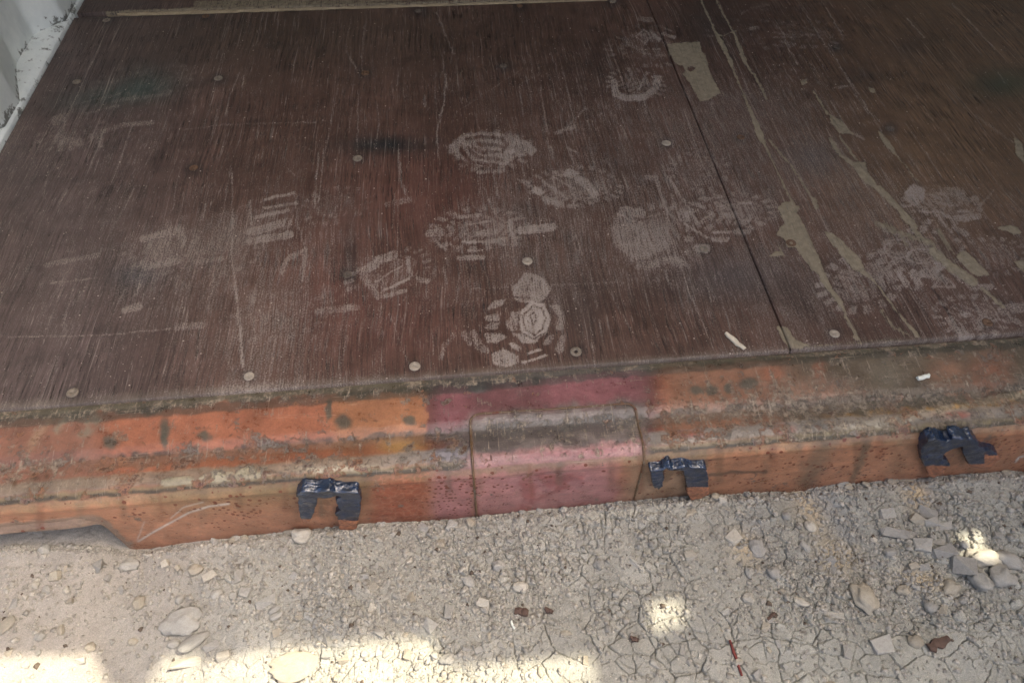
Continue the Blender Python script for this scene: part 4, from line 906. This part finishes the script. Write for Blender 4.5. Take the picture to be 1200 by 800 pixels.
# ---- corrugated side wall on the left, with its bottom rail
def wall_profile():
    per = [(0.575, -1.1705), (0.647, -1.1705), (0.765, -1.2105), (0.865, -1.2105), (0.925, -1.1705)]
    out = []
    for k in range(-2, 16):
        for y, x in per[:-1]: out.append((y + .35 * k, x))
    return [p for p in out if 0.05 < p[0] < 5.9]
pr = [(0.03, -1.1705)] + wall_profile() + [(5.9, -1.1705)]
py = np.concatenate([np.arange(.03, 1.3, .006), np.linspace(1.32, 5.9, 400)]); pxv = np.interp(py, [p[0] for p in pr], [p[1] for p in pr])
pz = np.concatenate([np.arange(.006, .14, .005), np.linspace(.15, 2.39, 24)])
Yw, Zw = np.meshgrid(py, pz); Xw = np.repeat(pxv[None], len(pz), 0)
Xw = Xw + 0.004 * (fbm(Yw * 18, Zw * 18, 121, 3) - .5)
gr = np.clip(.66 * (1 - sstep(.006, .034, Zw + .03 * (fbm(Yw * 25, Zw * 25, 122, 3) - .5))) + .12 * fbm(Yw * 20, Zw * 6, 123, 3), 0, 1)
wl_ = grid_mesh('side_wall', np.stack([Xw, Yw, Zw], -1), M_wall, None, {'grime': gr}, box, flip=True)
wl_['label'] = 'scuffed white corrugated wall along the left edge of the floor'
yy = np.concatenate([np.arange(.03, 1.3, .004), np.linspace(1.32, 5.9, 80)]); tq = np.array([0, .5, .51, .8, 1.0, 1.5])
Xr = np.array([-1.166, -1.1662, -1.1668, -1.178, -1.192, -1.222])[:, None] + 0 * yy[None]; Yr = np.repeat(yy[None], 6, 0)
Zr = np.array([-.02, .002, .0042, .008, .0105, .012])[:, None] + .0028 * (fbm(Yr * 50, Xr * 120, 131, 3) - .5)
gg = .36 + .6 * (fbm(Yr * 30, Xr * 80, 132, 3) - .45)
grid_mesh('bottom_rail', np.stack([Xr, Yr, Zr], -1), M_wall, None, {'grime': np.clip(gg, 0, 1)}, box)
# right wall, end wall, roof, posts, header
ir = np.r_[0:len(pz):3, len(pz) - 1]; ic = np.r_[0:len(py):3, len(py) - 1]; pr2 = np.stack([-Xw, Yw, Zw], -1)[ir][:, ic]
grid_mesh('side_wall', pr2, M_wall, None, {'grime': gr[ir][:, ic] * .3}, box)
def part(name, boxes, mat=None):
    bm = bmesh.new()
    for a, b in boxes: add_box(bm, a, b)
    return link_bm(name, bm, mat or M_out, box)
part('end_wall', [((-1.21, 5.9, -.12), (1.21, 5.94, 2.38))], M_in)
part('roof', [((-1.22, -.06, 2.385), (1.22, 5.95, 2.40))], M_in)
part('corner_post', [((-1.225, -.085, -.12), (-1.166, .028, 2.382))]); part('corner_post', [((1.166, -.085, -.12), (1.225, .028, 2.382))])
part('bottom_rail', [((1.166, .03, -.12), (1.215, 5.9, .010))]); part('bottom_rail', [((-1.222, .03, -.12), (-1.170, 5.9, -.022))])
# unseen header lip, added with its front edge cut to cast the soil's shadow outline
edge_px = [(-60, 772), (60, 768), (110, 766), (122, 790), (135, 815), (172, 815), (186, 780), (205, 764), (232, 764), (241, 780), (250, 776), (330, 760), (420, 752), (510, 745), (517, 768), (535, 782), (600, 777), (700, 768)]
hp = []
for u, v in edge_px:
    p = on_ground(u, v); t = (2.40 - p[2]) / SUN.z; hp.append((p[0] + SUN.x * t, p[1] + SUN.y * t))
hp = [(hp[0][0] - .8, hp[0][1])] + hp + [(hp[-1][0] + .3, hp[-1][1])]
hp = [(x, y) for x, y in hp if -1.22 < x] 
bm = bmesh.new()
outl = [(-1.22, hp[0][1])] + [q for q in hp if q[0] < 1.26] + [(1.275, hp[-1][1]), (1.275, 0.0), (-1.22, 0.0)]
lo = [bm.verts.new((x, y, 2.4015)) for x, y in outl]; hi = [bm.verts.new((x, y, 2.4055)) for x, y in outl]
bm.faces.new(lo[::-1]); bm.faces.new(hi)
for i in range(len(lo)): bm.faces.new((lo[i], lo[(i + 1) % len(lo)], hi[(i + 1) % len(hi)], hi[i]))
link_bm('shadow_lip', bm, M_out, box)
# cargo doors: the right one stands open at a right angle, the left one is folded back along the wall
def door(name, fx, holes):
    """panel in the plane x = fx from the hinge edge outwards, with gaps at the hinge edge"""
    bm = bmesh.new(); zt = DOORTOP
    zs = [-.10] + [z for h in holes for z in (h[2], h[3])] + [zt]; y1 = -1.26; y0 = -.0855
    hy = min([h[0] for h in holes] or [y0])
    add_box(bm, (fx - .02, y1, -.10), (fx + .02, hy, zt))
    zc = -.10
    for h in sorted(holes, key=lambda h: h[2]):
        add_box(bm, (fx - .0015, hy + .0005, zc), (fx + .0015, y0, h[2]))
        if h[0] > hy + .001: add_box(bm, (fx - .0015, hy + .0005, h[2] + .0005), (fx + .0015, h[0], h[3] - .0005))
        zc = h[3]
    if holes: add_box(bm, (fx - .0015, hy + .0005, zc), (fx + .0015, y0, zt))
    for k in range(5): add_box(bm, (fx - .045, y1 + .12 + k * .21, .02), (fx - .0205, y1 + .22 + k * .21, zt - .1))
    return link_bm(name, bm, M_out, box)
edge_gx = on_ground(694, 790)[0]
DOORTOP = 2.36
FX = 1.19
# the shadow's right-hand limit sets how high the open door reaches
gp = on_ground(694, 785); tdoor = (FX - .02 - gp[0]) / SUN.x; DOORTOP = gp[2] + SUN.z * tdoor
holes = []  # gaps cut in the unseen door to throw the two sun spots
for (u, v, ru, rv) in ((781, 721, 21, 15), (1150, 656, 18, 9)):
    p = on_ground(u, v) + np.array([0, 0, .012 if u > 1000 else 0]); pl = on_ground(u - ru, v); pr_ = on_ground(u + ru, v); pt2 = on_ground(u, v - rv); pb = on_ground(u, v + rv)
    t = (FX - p[0]) / SUN.x; y = p[1] + SUN.y * t; z = p[2] + SUN.z * t
    hz = abs(pr_[0] - pl[0]) / 2 * SUN.z / SUN.x; hy_ = abs(pt2[1] - pb[1]) / 2
    holes.append((y - hy_, y + hy_, z - hz, z + hz))
print('door top', DOORTOP, 'holes', holes)
door('cargo_door', FX, holes)
dl = part('cargo_door', [((-1.29, -.06, -.10), (-1.25, 1.11, 2.33))])

# ------------------------------------------------------------------ loose bits on the sheets and the sill
def chip(name, label, cat, u, v, lu, lv, wd, th, mat, z=0.0, seed=0, surf=None):
    p = surf if surf is not None else on_z(u, v, z); q = on_z(lu, lv, p[2])
    bm = bmesh.new(); r = random.Random(seed); d = Vector((q[0] - p[0], q[1] - p[1], 0)); L = d.length; d.normalize(); nrm = Vector((-d.y, d.x, 0))
    n = 7; secs = []
    for k in range(n):
        t = k / (n - 1); ww = wd * (0.35 + 0.65 * math.sin(math.pi * (0.12 + .78 * t)) ** .6) * r.uniform(.8, 1.15); h = th * r.uniform(.7, 1.2)
        cpt = d * (t * L) + nrm * r.gauss(0, wd * .08)
        secs.append([bm.verts.new(cpt + nrm * (ww * a) + Vector((0, 0, h * b))) for a, b in ((-.5, .05), (-.42, .8), (.05, 1.0), (.44, .7), (.5, .05))])
    for a, b in zip(secs[:-1], secs[1:]):
        for i in range(4): bm.faces.new((a[i], b[i], b[i + 1], a[i + 1]))
        bm.faces.new((a[4], b[4], b[0], a[0]))
    bm.faces.new(secs[0]); bm.faces.new(secs[-1][::-1])
    bmesh.ops.recalc_face_normals(bm, faces=bm.faces)
    o = link_bm(name, bm, mat); o.location = (p[0], p[1], p[2] + .0012)
    return tag(o, label, cat)
M_pale = simple_material('pale_wood_splinter', (205, 194, 172), .8, .8, 200, .2)
M_white = simple_material('chalky_white_plastic', (230, 232, 218), .85, .6, 200, .1)
M_brown = simple_material('dark_brown_bark', (92, 72, 60), .8, .9, 200, .3)
M_red = simple_material('rusty_red_twig', (118, 52, 42), .8, .8, 200, .3)
chip('wood_splinter', 'pale flat splinter lying on the plywood left of the seam', 'splinter', 850, 391, 872, 410, .0075, .0025, M_pale, seed=1)
def sill_point(u, v):
    return on_z(u, v, -0.006 if v < 455 else -0.010)
chip('plastic_sliver', 'white sliver lying on the grimy sill top at the right', 'sliver', 1074, 445, 1088, 440, .0060, .0035, M_white, seed=2, surf=sill_point(1074, 445))

# ------------------------------------------------------------------ stones, clods and litter on the soil
M_st = [stone_material('dusty_grey_stone', (175, 171, 160)), stone_material('tan_clod', (178, 169, 150)), stone_material('slate_grey_stone', (170, 166, 156)), stone_material('pale_stone', (194, 187, 171))]
def stone_mesh(kind, seed):
    r = random.Random(seed); bm = bmesh.new()
    if kind == 'angular':
        for cx in (-1, 1):
            for cy in (-1, 1):
                for cz in (-1, 1):
                    if r.random() < .14: continue
                    bm.verts.new((cx * r.uniform(.62, 1.1), cy * r.uniform(.5, 1.1), cz * r.uniform(.55, 1.0)))
        for k in range(3): bm.verts.new((r.uniform(-1.15, 1.15), r.uniform(-1.15, 1.15), r.uniform(-.3, .6)))
        res = bmesh.ops.convex_hull(bm, input=bm.verts); junk = [e for e in res['geom_interior'] + res['geom_unused'] if isinstance(e, bmesh.types.BMVert)]
        if junk: bmesh.ops.delete(bm, geom=list(set(junk)), context='VERTS')
        bmesh.ops.bevel(bm, geom=list(bm.edges), offset=.028, segments=1, affect='EDGES')
    else:
        bmesh.ops.create_icosphere(bm, subdivisions=3, radius=1)
        off = Vector((seed * 7.7, seed * 3.1, 0)); amp = .30 if kind == 'clod' else .14
        for v in bm.verts:
            q = v.co.copy(); f = 1 + amp * mnoise.noise(q * 1.3 + off) * 1.4 + amp * .5 * mnoise.noise(q * 3.5 + off) + ((amp * .55 * mnoise.noise(q * 6 + off) + amp * .55 * mnoise.noise(q * 12 + off)) if kind == 'clod' else 0)
            v.co = q * f
        for f in bm.faces: f.smooth = True
    me = bpy.data.meshes.new('stone'); bm.normal_update(); bm.to_mesh(me); bm.free(); return me
MESH = {}
for kd, nn in (('angular', 8), ('round', 6), ('clod', 8)):
    for i in range(nn):
        for mi in range(4):
            pass
        MESH[(kd, i)] = stone_mesh(kd, i + 1)
MM = {}
def stone(name, label, cat, u, v, wpx, hpx, kind, mi, ang=0, flat=.6, sink=.3, group=None, r=random.Random(11)):
    p = on_ground(u, v); a = on_ground(u - wpx / 2, v); b = on_ground(u + wpx / 2, v); sx = abs(b[0] - a[0]) / 2
    c1_ = on_ground(u, v - hpx / 2); c2_ = on_ground(u, v + hpx / 2); sy = abs(c1_[1] - c2_[1]) / 2 * 0.92
    kn = 8 if kind != 'round' else 6; key = (kind, r.randrange(kn), mi)
    if key not in MM:
        me = MESH[key[:2]].copy(); me.materials.clear(); me.materials.append(M_st[mi]); MM[key] = me
    o = bpy.data.objects.new(name, MM[key]); C.objects.link(o)
    sz = min(sx, sy) * flat * 1.15
    o.scale = (sx, sy, sz); o.rotation_euler = (r.gauss(0, .12), r.gauss(0, .12), ang if ang is not None else 0)
    z = ground_z(p[0], p[1]); o.location = (p[0], p[1], z + sz * .40)
    tag(o, label, cat, group); return o
ST = [ # u, v, w, h, kind, material, angle, flatness, label
 (215, 729, 46, 34, 'clod', 0, .2, .5, 'large rounded flat stone in the shade at lower left'),
 (227, 752, 38, 17, 'round', 0, .55, .7, 'long slanted stone under the large rounded flat one'),
 (247, 758, 18, 11, 'angular', 2, .4, .7, 'small grey stone right of the long slanted stone'),
 (203, 754, 14, 12, 'round', 0, 0, .7, 'small roundish stone left of the long slanted stone'),
 (313, 707, 24, 13, 'angular', 0, .5, .7, 'top stone of the little row of three stacked slabs'),
 (323, 716, 15, 9, 'round', 0, .5, .8, 'middle stone of the little row of three slabs'),
 (325, 723, 16, 8, 'round', 0, .5, .8, 'bottom stone of the little row of three slabs'),
 (4, 733, 34, 20, 'round', 1, .5, .25, 'pinkish flat stone cut by the left edge of the picture'),
 (50, 642, 14, 13, 'clod', 0, 0, .8, 'small clod in the gap below the raised sill end'),
 (115, 665, 17, 18, 'angular', 0, .3, .9, 'upright grey stone below the slanted end of the sill'),
 (150, 661, 24, 18, 'clod', 0, .1, .45, 'flat pale clod just under the corner of the sill'),
 (230, 668, 17, 13, 'clod', 1, 0, .7, 'tan clod below the chalk tick mark'),
 (247, 676, 17, 10, 'angular', 3, .6, .7, 'pale angular chip right of the tan clod'),
 (255, 697, 14, 11, 'round', 0, .4, .7, 'grey pebble halfway between sill and large flat stone'),
 (210, 702, 10, 13, 'round', 0, 0, .9, 'small upright pebble above the large flat stone'),
 (163, 706, 14, 16, 'clod', 1, .2, .7, 'tan clod left of the large flat stone'),
 (105, 758, 16, 12, 'clod', 1, 0, .7, 'clod near the sunlit strip at lower left'),
 (70, 737, 10, 13, 'clod', 1, .2, .8, 'pinkish clod right of the flat stone at the left edge'),
 (355, 628, 25, 17, 'clod', 3, .1, .75, 'pale clod tucked under the sill beside the first keeper'),
 (218, 775, 36, 18, 'angular', 3, .15, .45, 'sunlit flat slab in the bright strip'),
 (262, 768, 18, 14, 'angular', 3, .2, .6, 'sunlit block right of the flat slab'),
 (345, 781, 56, 36, 'clod', 1, .1, .22, 'broad sunlit slab of dried earth at the bottom edge'),
 (610, 688, 19, 13, 'round', 3, 0, .5, 'pale flat pebble in the middle of the soil'),
 (517, 637, 12, 12, 'clod', 1, 0, .8, 'clod with a dark hole above it under the burnt patch'),
 (633, 788, 7, 15, 'round', 1, .1, .7, 'upright oval pebble in the sunlit edge'),
 (525, 773, 18, 14, 'clod', 2, .2, .6, 'grey clod at the notch in the sunlit edge'),
 (950, 616, 15, 15, 'round', 3, 0, .7, 'round pale pebble below the diagonal stains of the sill'),
 (860, 630, 19, 17, 'angular', 3, .6, .6, 'pale angular stone left of the round pale pebble'),
 (807, 651, 17, 15, 'angular', 3, .2, .6, 'pale stone above the round sun spot'),
 (888, 641, 18, 22, 'clod', 2, .1, .5, 'grey clod under the pale angular stone'),
 (907, 671, 17, 15, 'round', 2, .1, .7, 'grey rounded stone in the trough of crumbs'),
 (922, 604, 12, 11, 'round', 0, 0, .7, 'small pebble up left of the round pale pebble'),
 (1040, 603, 21, 14, 'angular', 0, .1, .4, 'flat grey stone left of the cluster of broken rock'),
 (1053, 627, 42, 15, 'angular', 2, -.15, .4, 'long flat slab at the left of the rock cluster'),
 (1084, 603, 22, 16, 'angular', 2, -.5, .6, 'brownish block at the top of the rock cluster'),
 (1074, 612, 18, 14, 'angular', 1, -.7, .6, 'tan layered block left of the top block'),
 (1088, 615, 16, 12, 'angular', 0, .1, .8, 'cube shaped stone at the top of the rock cluster'),
 (1105, 618, 21, 12, 'angular', 0, .3, .6, 'pale wedge right of the cube shaped stone'),
 (1078, 641, 23, 19, 'angular', 0, -.2, .75, 'pinkish grey block in the middle of the rock cluster'),
 (1095, 636, 26, 9, 'angular', 0, -.12, .7, 'thin slab behind the pinkish grey block'),
 (1102, 650, 25, 17, 'angular', 2, .1, .7, 'dark slate block right of the pinkish grey block'),
 (1123, 667, 25, 26, 'angular', 2, -.45, .75, 'steep slate wedge below the dark slate block'),
 (1125, 642, 10, 10, 'round', 0, 0, .8, 'little round stone left of the sunlit clod'),
 (1150, 656, 40, 21, 'clod', 3, -.15, .8, 'crumbly clod lit by a spot of sun'),
 (1181, 657, 34, 22, 'round', 2, -.4, .5, 'smooth grey stone right of the sunlit clod'),
 (1146, 681, 27, 30, 'clod', 0, .1, .6, 'crumbly clod below the sunlit one'),
 (1171, 677, 30, 30, 'clod', 0, .4, .6, 'broad crumbly clod under the smooth grey stone'),
 (1043, 647, 15, 12, 'round', 0, 0, .7, 'pebble at the foot of the long flat slab'),
 (938, 706, 19, 11, 'round', 3, -.5, .6, 'pale oval stone in the trough of crumbs'),
 (1013, 701, 28, 36, 'clod', 1, .1, .5, 'tall tan clod in the trough of crumbs'),
 (977, 721, 20, 9, 'angular', 3, -.3, .5, 'white shard at the bottom of the trough'),
 (1090, 711, 15, 14, 'round', 0, 0, .7, 'stone alone below the rock cluster'),
 (1072, 752, 19, 17, 'round', 1, .1, .6, 'tan stone left of the brown wood chip'),
 (1033, 757, 28, 24, 'angular', 0, .2, .3, 'thin cracked plate of mud near the bottom right'),
 (877, 700, 14, 14, 'clod', 3, .2, .7, 'pale clod left of the trough of crumbs'),
 (1110, 690, 22, 18, 'clod', 1, .5, .6, 'tan clod below the slate wedge'),
 (1060, 690, 16, 13, 'clod', 1, .1, .7, 'tan lump beside the tall clod'),
]
for (u, v, wp, hp_, kd, mi, an, fl, lb) in ST:
    stone('clod' if kd == 'clod' else 'stone', lb, 'clod' if kd == 'clod' else 'stone', u, v, wp, hp_, kd, mi, an, fl, .25)

# pebbles nobody could tell apart
PEB = []; rp = random.Random(21); cnt = 0; placed = [(s[0], s[1], max(s[2], s[3]) * .6) for s in ST]
def bottom_v(u): return np.interp(u, [a for a, b in FB], [b for a, b in FB])
while cnt < 170:
    u = rp.uniform(-10, 1210); v = bottom_v(u) + 6 + rp.random() ** .9 * (806 - bottom_v(u))
    dens = .5 + .5 * math.exp(-((u - 1010) / 130) ** 2 - ((v - 670) / 60) ** 2) * 1.6 + .35 * (u > 320) * (u < 620)
    if rp.random() > dens * .7: continue
    sz = rp.choice((6, 7, 7, 8, 9, 10, 11, 13)) * rp.uniform(.85, 1.15)
    if any((u - a) ** 2 + (v - b) ** 2 < (c_ + sz * .5) ** 2 for a, b, c_ in placed): continue
    placed.append((u, v, sz * .5)); cnt += 1
    kd = rp.choice(('angular', 'angular', 'angular', 'clod')); mi = rp.choice((0, 0, 0, 1, 1, 2, 3))
    po = stone('pebble', 'small dusty pebble on dry soil', 'pebble', u, v, sz * rp.uniform(.9, 1.35), sz * rp.uniform(.8, 1.1), kd, mi, rp.uniform(-1.5, 1.5), rp.uniform(.5, .8), .3, 'small pebbles scattered on the dry soil', rp); PEB.append((po, u, v, sz, kd, mi))

MARKS = [(385, 600, 'bracket nearest the chalk tick'), (795, 560, 'keeper with a rounded lug'), (1125, 530, 'broken arched keeper'), (150, 640, 'corner of the sill end'),
         (215, 729, 'large rounded flat stone'), (319, 715, 'little row of three slabs'), (781, 721, 'round sun spot'), (1150, 656, 'clod lit by the sun'), (1080, 640, 'cluster of broken rock'), (862, 771, 'reddish twig'),
         (1098, 754, 'brown wood chip'), (611, 717, 'dark crumpled leaf bit'), (743, 748, 'dark bark crumb'), (345, 781, 'broad sunlit slab'), (5, 732, 'pinkish stone'), (1013, 700, 'tall tan clod'),
         (950, 616, 'round pale pebble'), (610, 688, 'pale flat pebble in mid soil'), (655, 600, 'pink plate'), (470, 610, 'burnt rust patch on the sill'), (215, 620, 'chalk tick on the sill'), (525, 773, 'notch in the sunlit strip'), (690, 775, 'end of the sunlit strip'), (1185, 770, 'bottom right corner')]
DIRS = ('right of', 'below and right of', 'below', 'below and left of', 'left of', 'above and left of', 'above', 'above and right of')
ORD = ('nearest', 'second', 'third', 'fourth', 'fifth', 'sixth', 'seventh', 'eighth', 'ninth', 'tenth', 'eleventh', 'twelfth')
tally = {}
for po, u, v, sz, kd, mi in sorted(PEB, key=lambda q: min((q[1] - a) ** 2 + (q[2] - b) ** 2 for a, b, _ in MARKS)):
    a, b, nm = min(MARKS, key=lambda k: (u - k[0]) ** 2 + (v - k[1]) ** 2)
    dr = DIRS[int(round(math.atan2(v - b, u - a) / (math.pi / 4))) % 8]
    k = tally.get((nm, dr), 0); tally[(nm, dr)] = k + 1
    po['label'] = '%s %s pebble, %s one %s the %s' % ('larger' if sz > 9.5 else 'small', ('grey', 'tan', 'dark grey', 'pale')[mi], ORD[min(k, 11)], dr, nm)

# grit: crumbs too small and too many to count, one object
def grit(n):
    r = np.random.default_rng(4)
    base = np.array([(1, 0, -.3), (-.5, .87, -.3), (-.5, -.87, -.3), (.6, .5, .5), (-.7, .1, .6), (.1, -.7, .55), (0, 0, .9)])
    fc = np.array([(0, 1, 3), (1, 4, 3), (1, 2, 4), (2, 5, 4), (2, 0, 5), (0, 3, 5), (3, 4, 6), (4, 5, 6), (5, 3, 6)])
    x = r.uniform(-1.08, .40, n * 2); y = r.uniform(-.42, -.135, n * 2)
    P0 = np.stack([x, y, ground_base(x)], -1); u, v = project(P0)
    den = .30 + .5 * sstep(280, 380, u) * (1 - sstep(560, 720, u)) + .75 * np.exp(-((u - 1000) / 110) ** 2 - ((v - 680) / 60) ** 2) + .65 * (v < bottom_v(u) + 12); den = den * (1 - .65 * sstep(725, 750, v))
    k = (r.random(n * 2) < den) & (v > bottom_v(u) + 1) & (u > -20) & (u < 1220) & (v < 815); x = x[k][:n]; y = y[k][:n]; n = len(x)
    s = r.choice([.0007, .0011, .0016, .0022, .0030, .0038], n, p=[.22, .28, .24, .15, .08, .03]) * r.uniform(.8, 1.3, n)
    z = GZ[np.clip(np.searchsorted(gy, y), 0, len(gy) - 1), np.clip(np.searchsorted(gx, x), 0, len(gx) - 1)]
    a = r.uniform(0, 6.28, n); ca, sa = np.cos(a), np.sin(a)
    b = base[None] * r.uniform(.7, 1.3, (n, 7, 3)); vx = (b[..., 0] * ca[:, None] - b[..., 1] * sa[:, None]); vy = (b[..., 0] * sa[:, None] + b[..., 1] * ca[:, None])
    V3 = np.stack([x[:, None] + vx * s[:, None], y[:, None] + vy * s[:, None], z[:, None] + (b[..., 2] * .75 + .25) * s[:, None]], -1).reshape(-1, 3)
    F3 = (fc[None] + (np.arange(n) * 7)[:, None, None]).reshape(-1, 3)
    me = bpy.data.meshes.new('grit'); me.vertices.add(len(V3)); me.vertices.foreach_set('co', V3.astype(np.float32).ravel())
    me.loops.add(len(F3) * 3); me.loops.foreach_set('vertex_index', F3.astype(np.int32).ravel())
    me.polygons.add(len(F3)); me.polygons.foreach_set('loop_start', np.arange(0, len(F3) * 3, 3, dtype=np.int32)); me.update(calc_edges=True)
    t = r.random(n)[:, None]; cc = lin(150, 145, 134, .8) * (1 - t) + lin(186, 180, 166, .8) * t; cc[r.random(n) < .022] = lin(104, 92, 80, .8)
    add_attrs(me, np.repeat(cc[:, None], 7, 1)); me.materials.append(M_soil)
    o = bpy.data.objects.new('grit', me); C.objects.link(o); o['kind'] = 'stuff'
    tag(o, 'fine crumbs of dry earth strewn over the soil', 'grit')
grit(34000)

# lumps of earth banked against the foot of the sill
rb = random.Random(77)
for k in range(26):
    ub = rb.uniform(170, 1190); vb = bottom_v(ub) + rb.uniform(1, 5); sz = rb.uniform(5, 10); mi = rb.choice((0, 1, 1, 0))
    if any(abs(ub - q) < 30 for q in (385, 795, 1125)): continue
    nm = min(MARKS, key=lambda q: (ub - q[0]) ** 2 + (vb - q[1]) ** 2)[2]; kk = tally.get(('bank', nm), 0); tally[('bank', nm)] = kk + 1
    stone('clod', 'clod at the sill foot, %s one from the %s' % (ORD[kk], nm), 'clod', ub, vb, sz * 1.3, sz, 'clod', mi, rb.uniform(-1, 1), .7, .3, 'clods banked against the sill', rb)
# litter
def gchip(name, label, cat, u, v, lu, lv, wd, th, mat, seed):
    p = on_ground(u, v); p[2] = max(ground_z(p[0], p[1]), ground_z(*on_ground(lu, lv)[:2])) - .0005
    return chip(name, label, cat, u, v, lu, lv, wd, th, mat, seed=seed, surf=p)
gchip('wood_chip', 'dark brown wood chip on the soil at lower right', 'wood chip', 1086, 760, 1110, 748, .012, .004, M_brown, 5)
gchip('twig', 'thin reddish twig lying on the soil near the bottom edge', 'twig', 855, 750, 869, 792, .0035, .003, M_red, 6)
gchip('dead_leaf', 'dark crumpled leaf bit in the middle of the soil', 'leaf', 603, 716, 619, 719, .011, .005, M_brown, 7)
gchip('dead_leaf', 'smaller dark leaf bit right of the crumpled one', 'leaf', 638, 713, 648, 718, .006, .004, M_brown, 8)
gchip('bark_or_shade_crumb', 'dark crumb of bark below the round sun spot', 'bark', 738, 747, 748, 750, .006, .004, M_brown, 9)
gchip('bark_or_shade_crumb', 'dark sliver standing in for a shadow at the bottom of the trough', 'bark', 899, 726, 907, 718, .004, .003, M_brown, 10)  # brown sliver added where only a sliver of shadow lies
gchip('paper_shred', 'white shred beside the dark crumpled leaf', 'paper', 599, 729, 603, 737, .003, .003, M_white, 11)
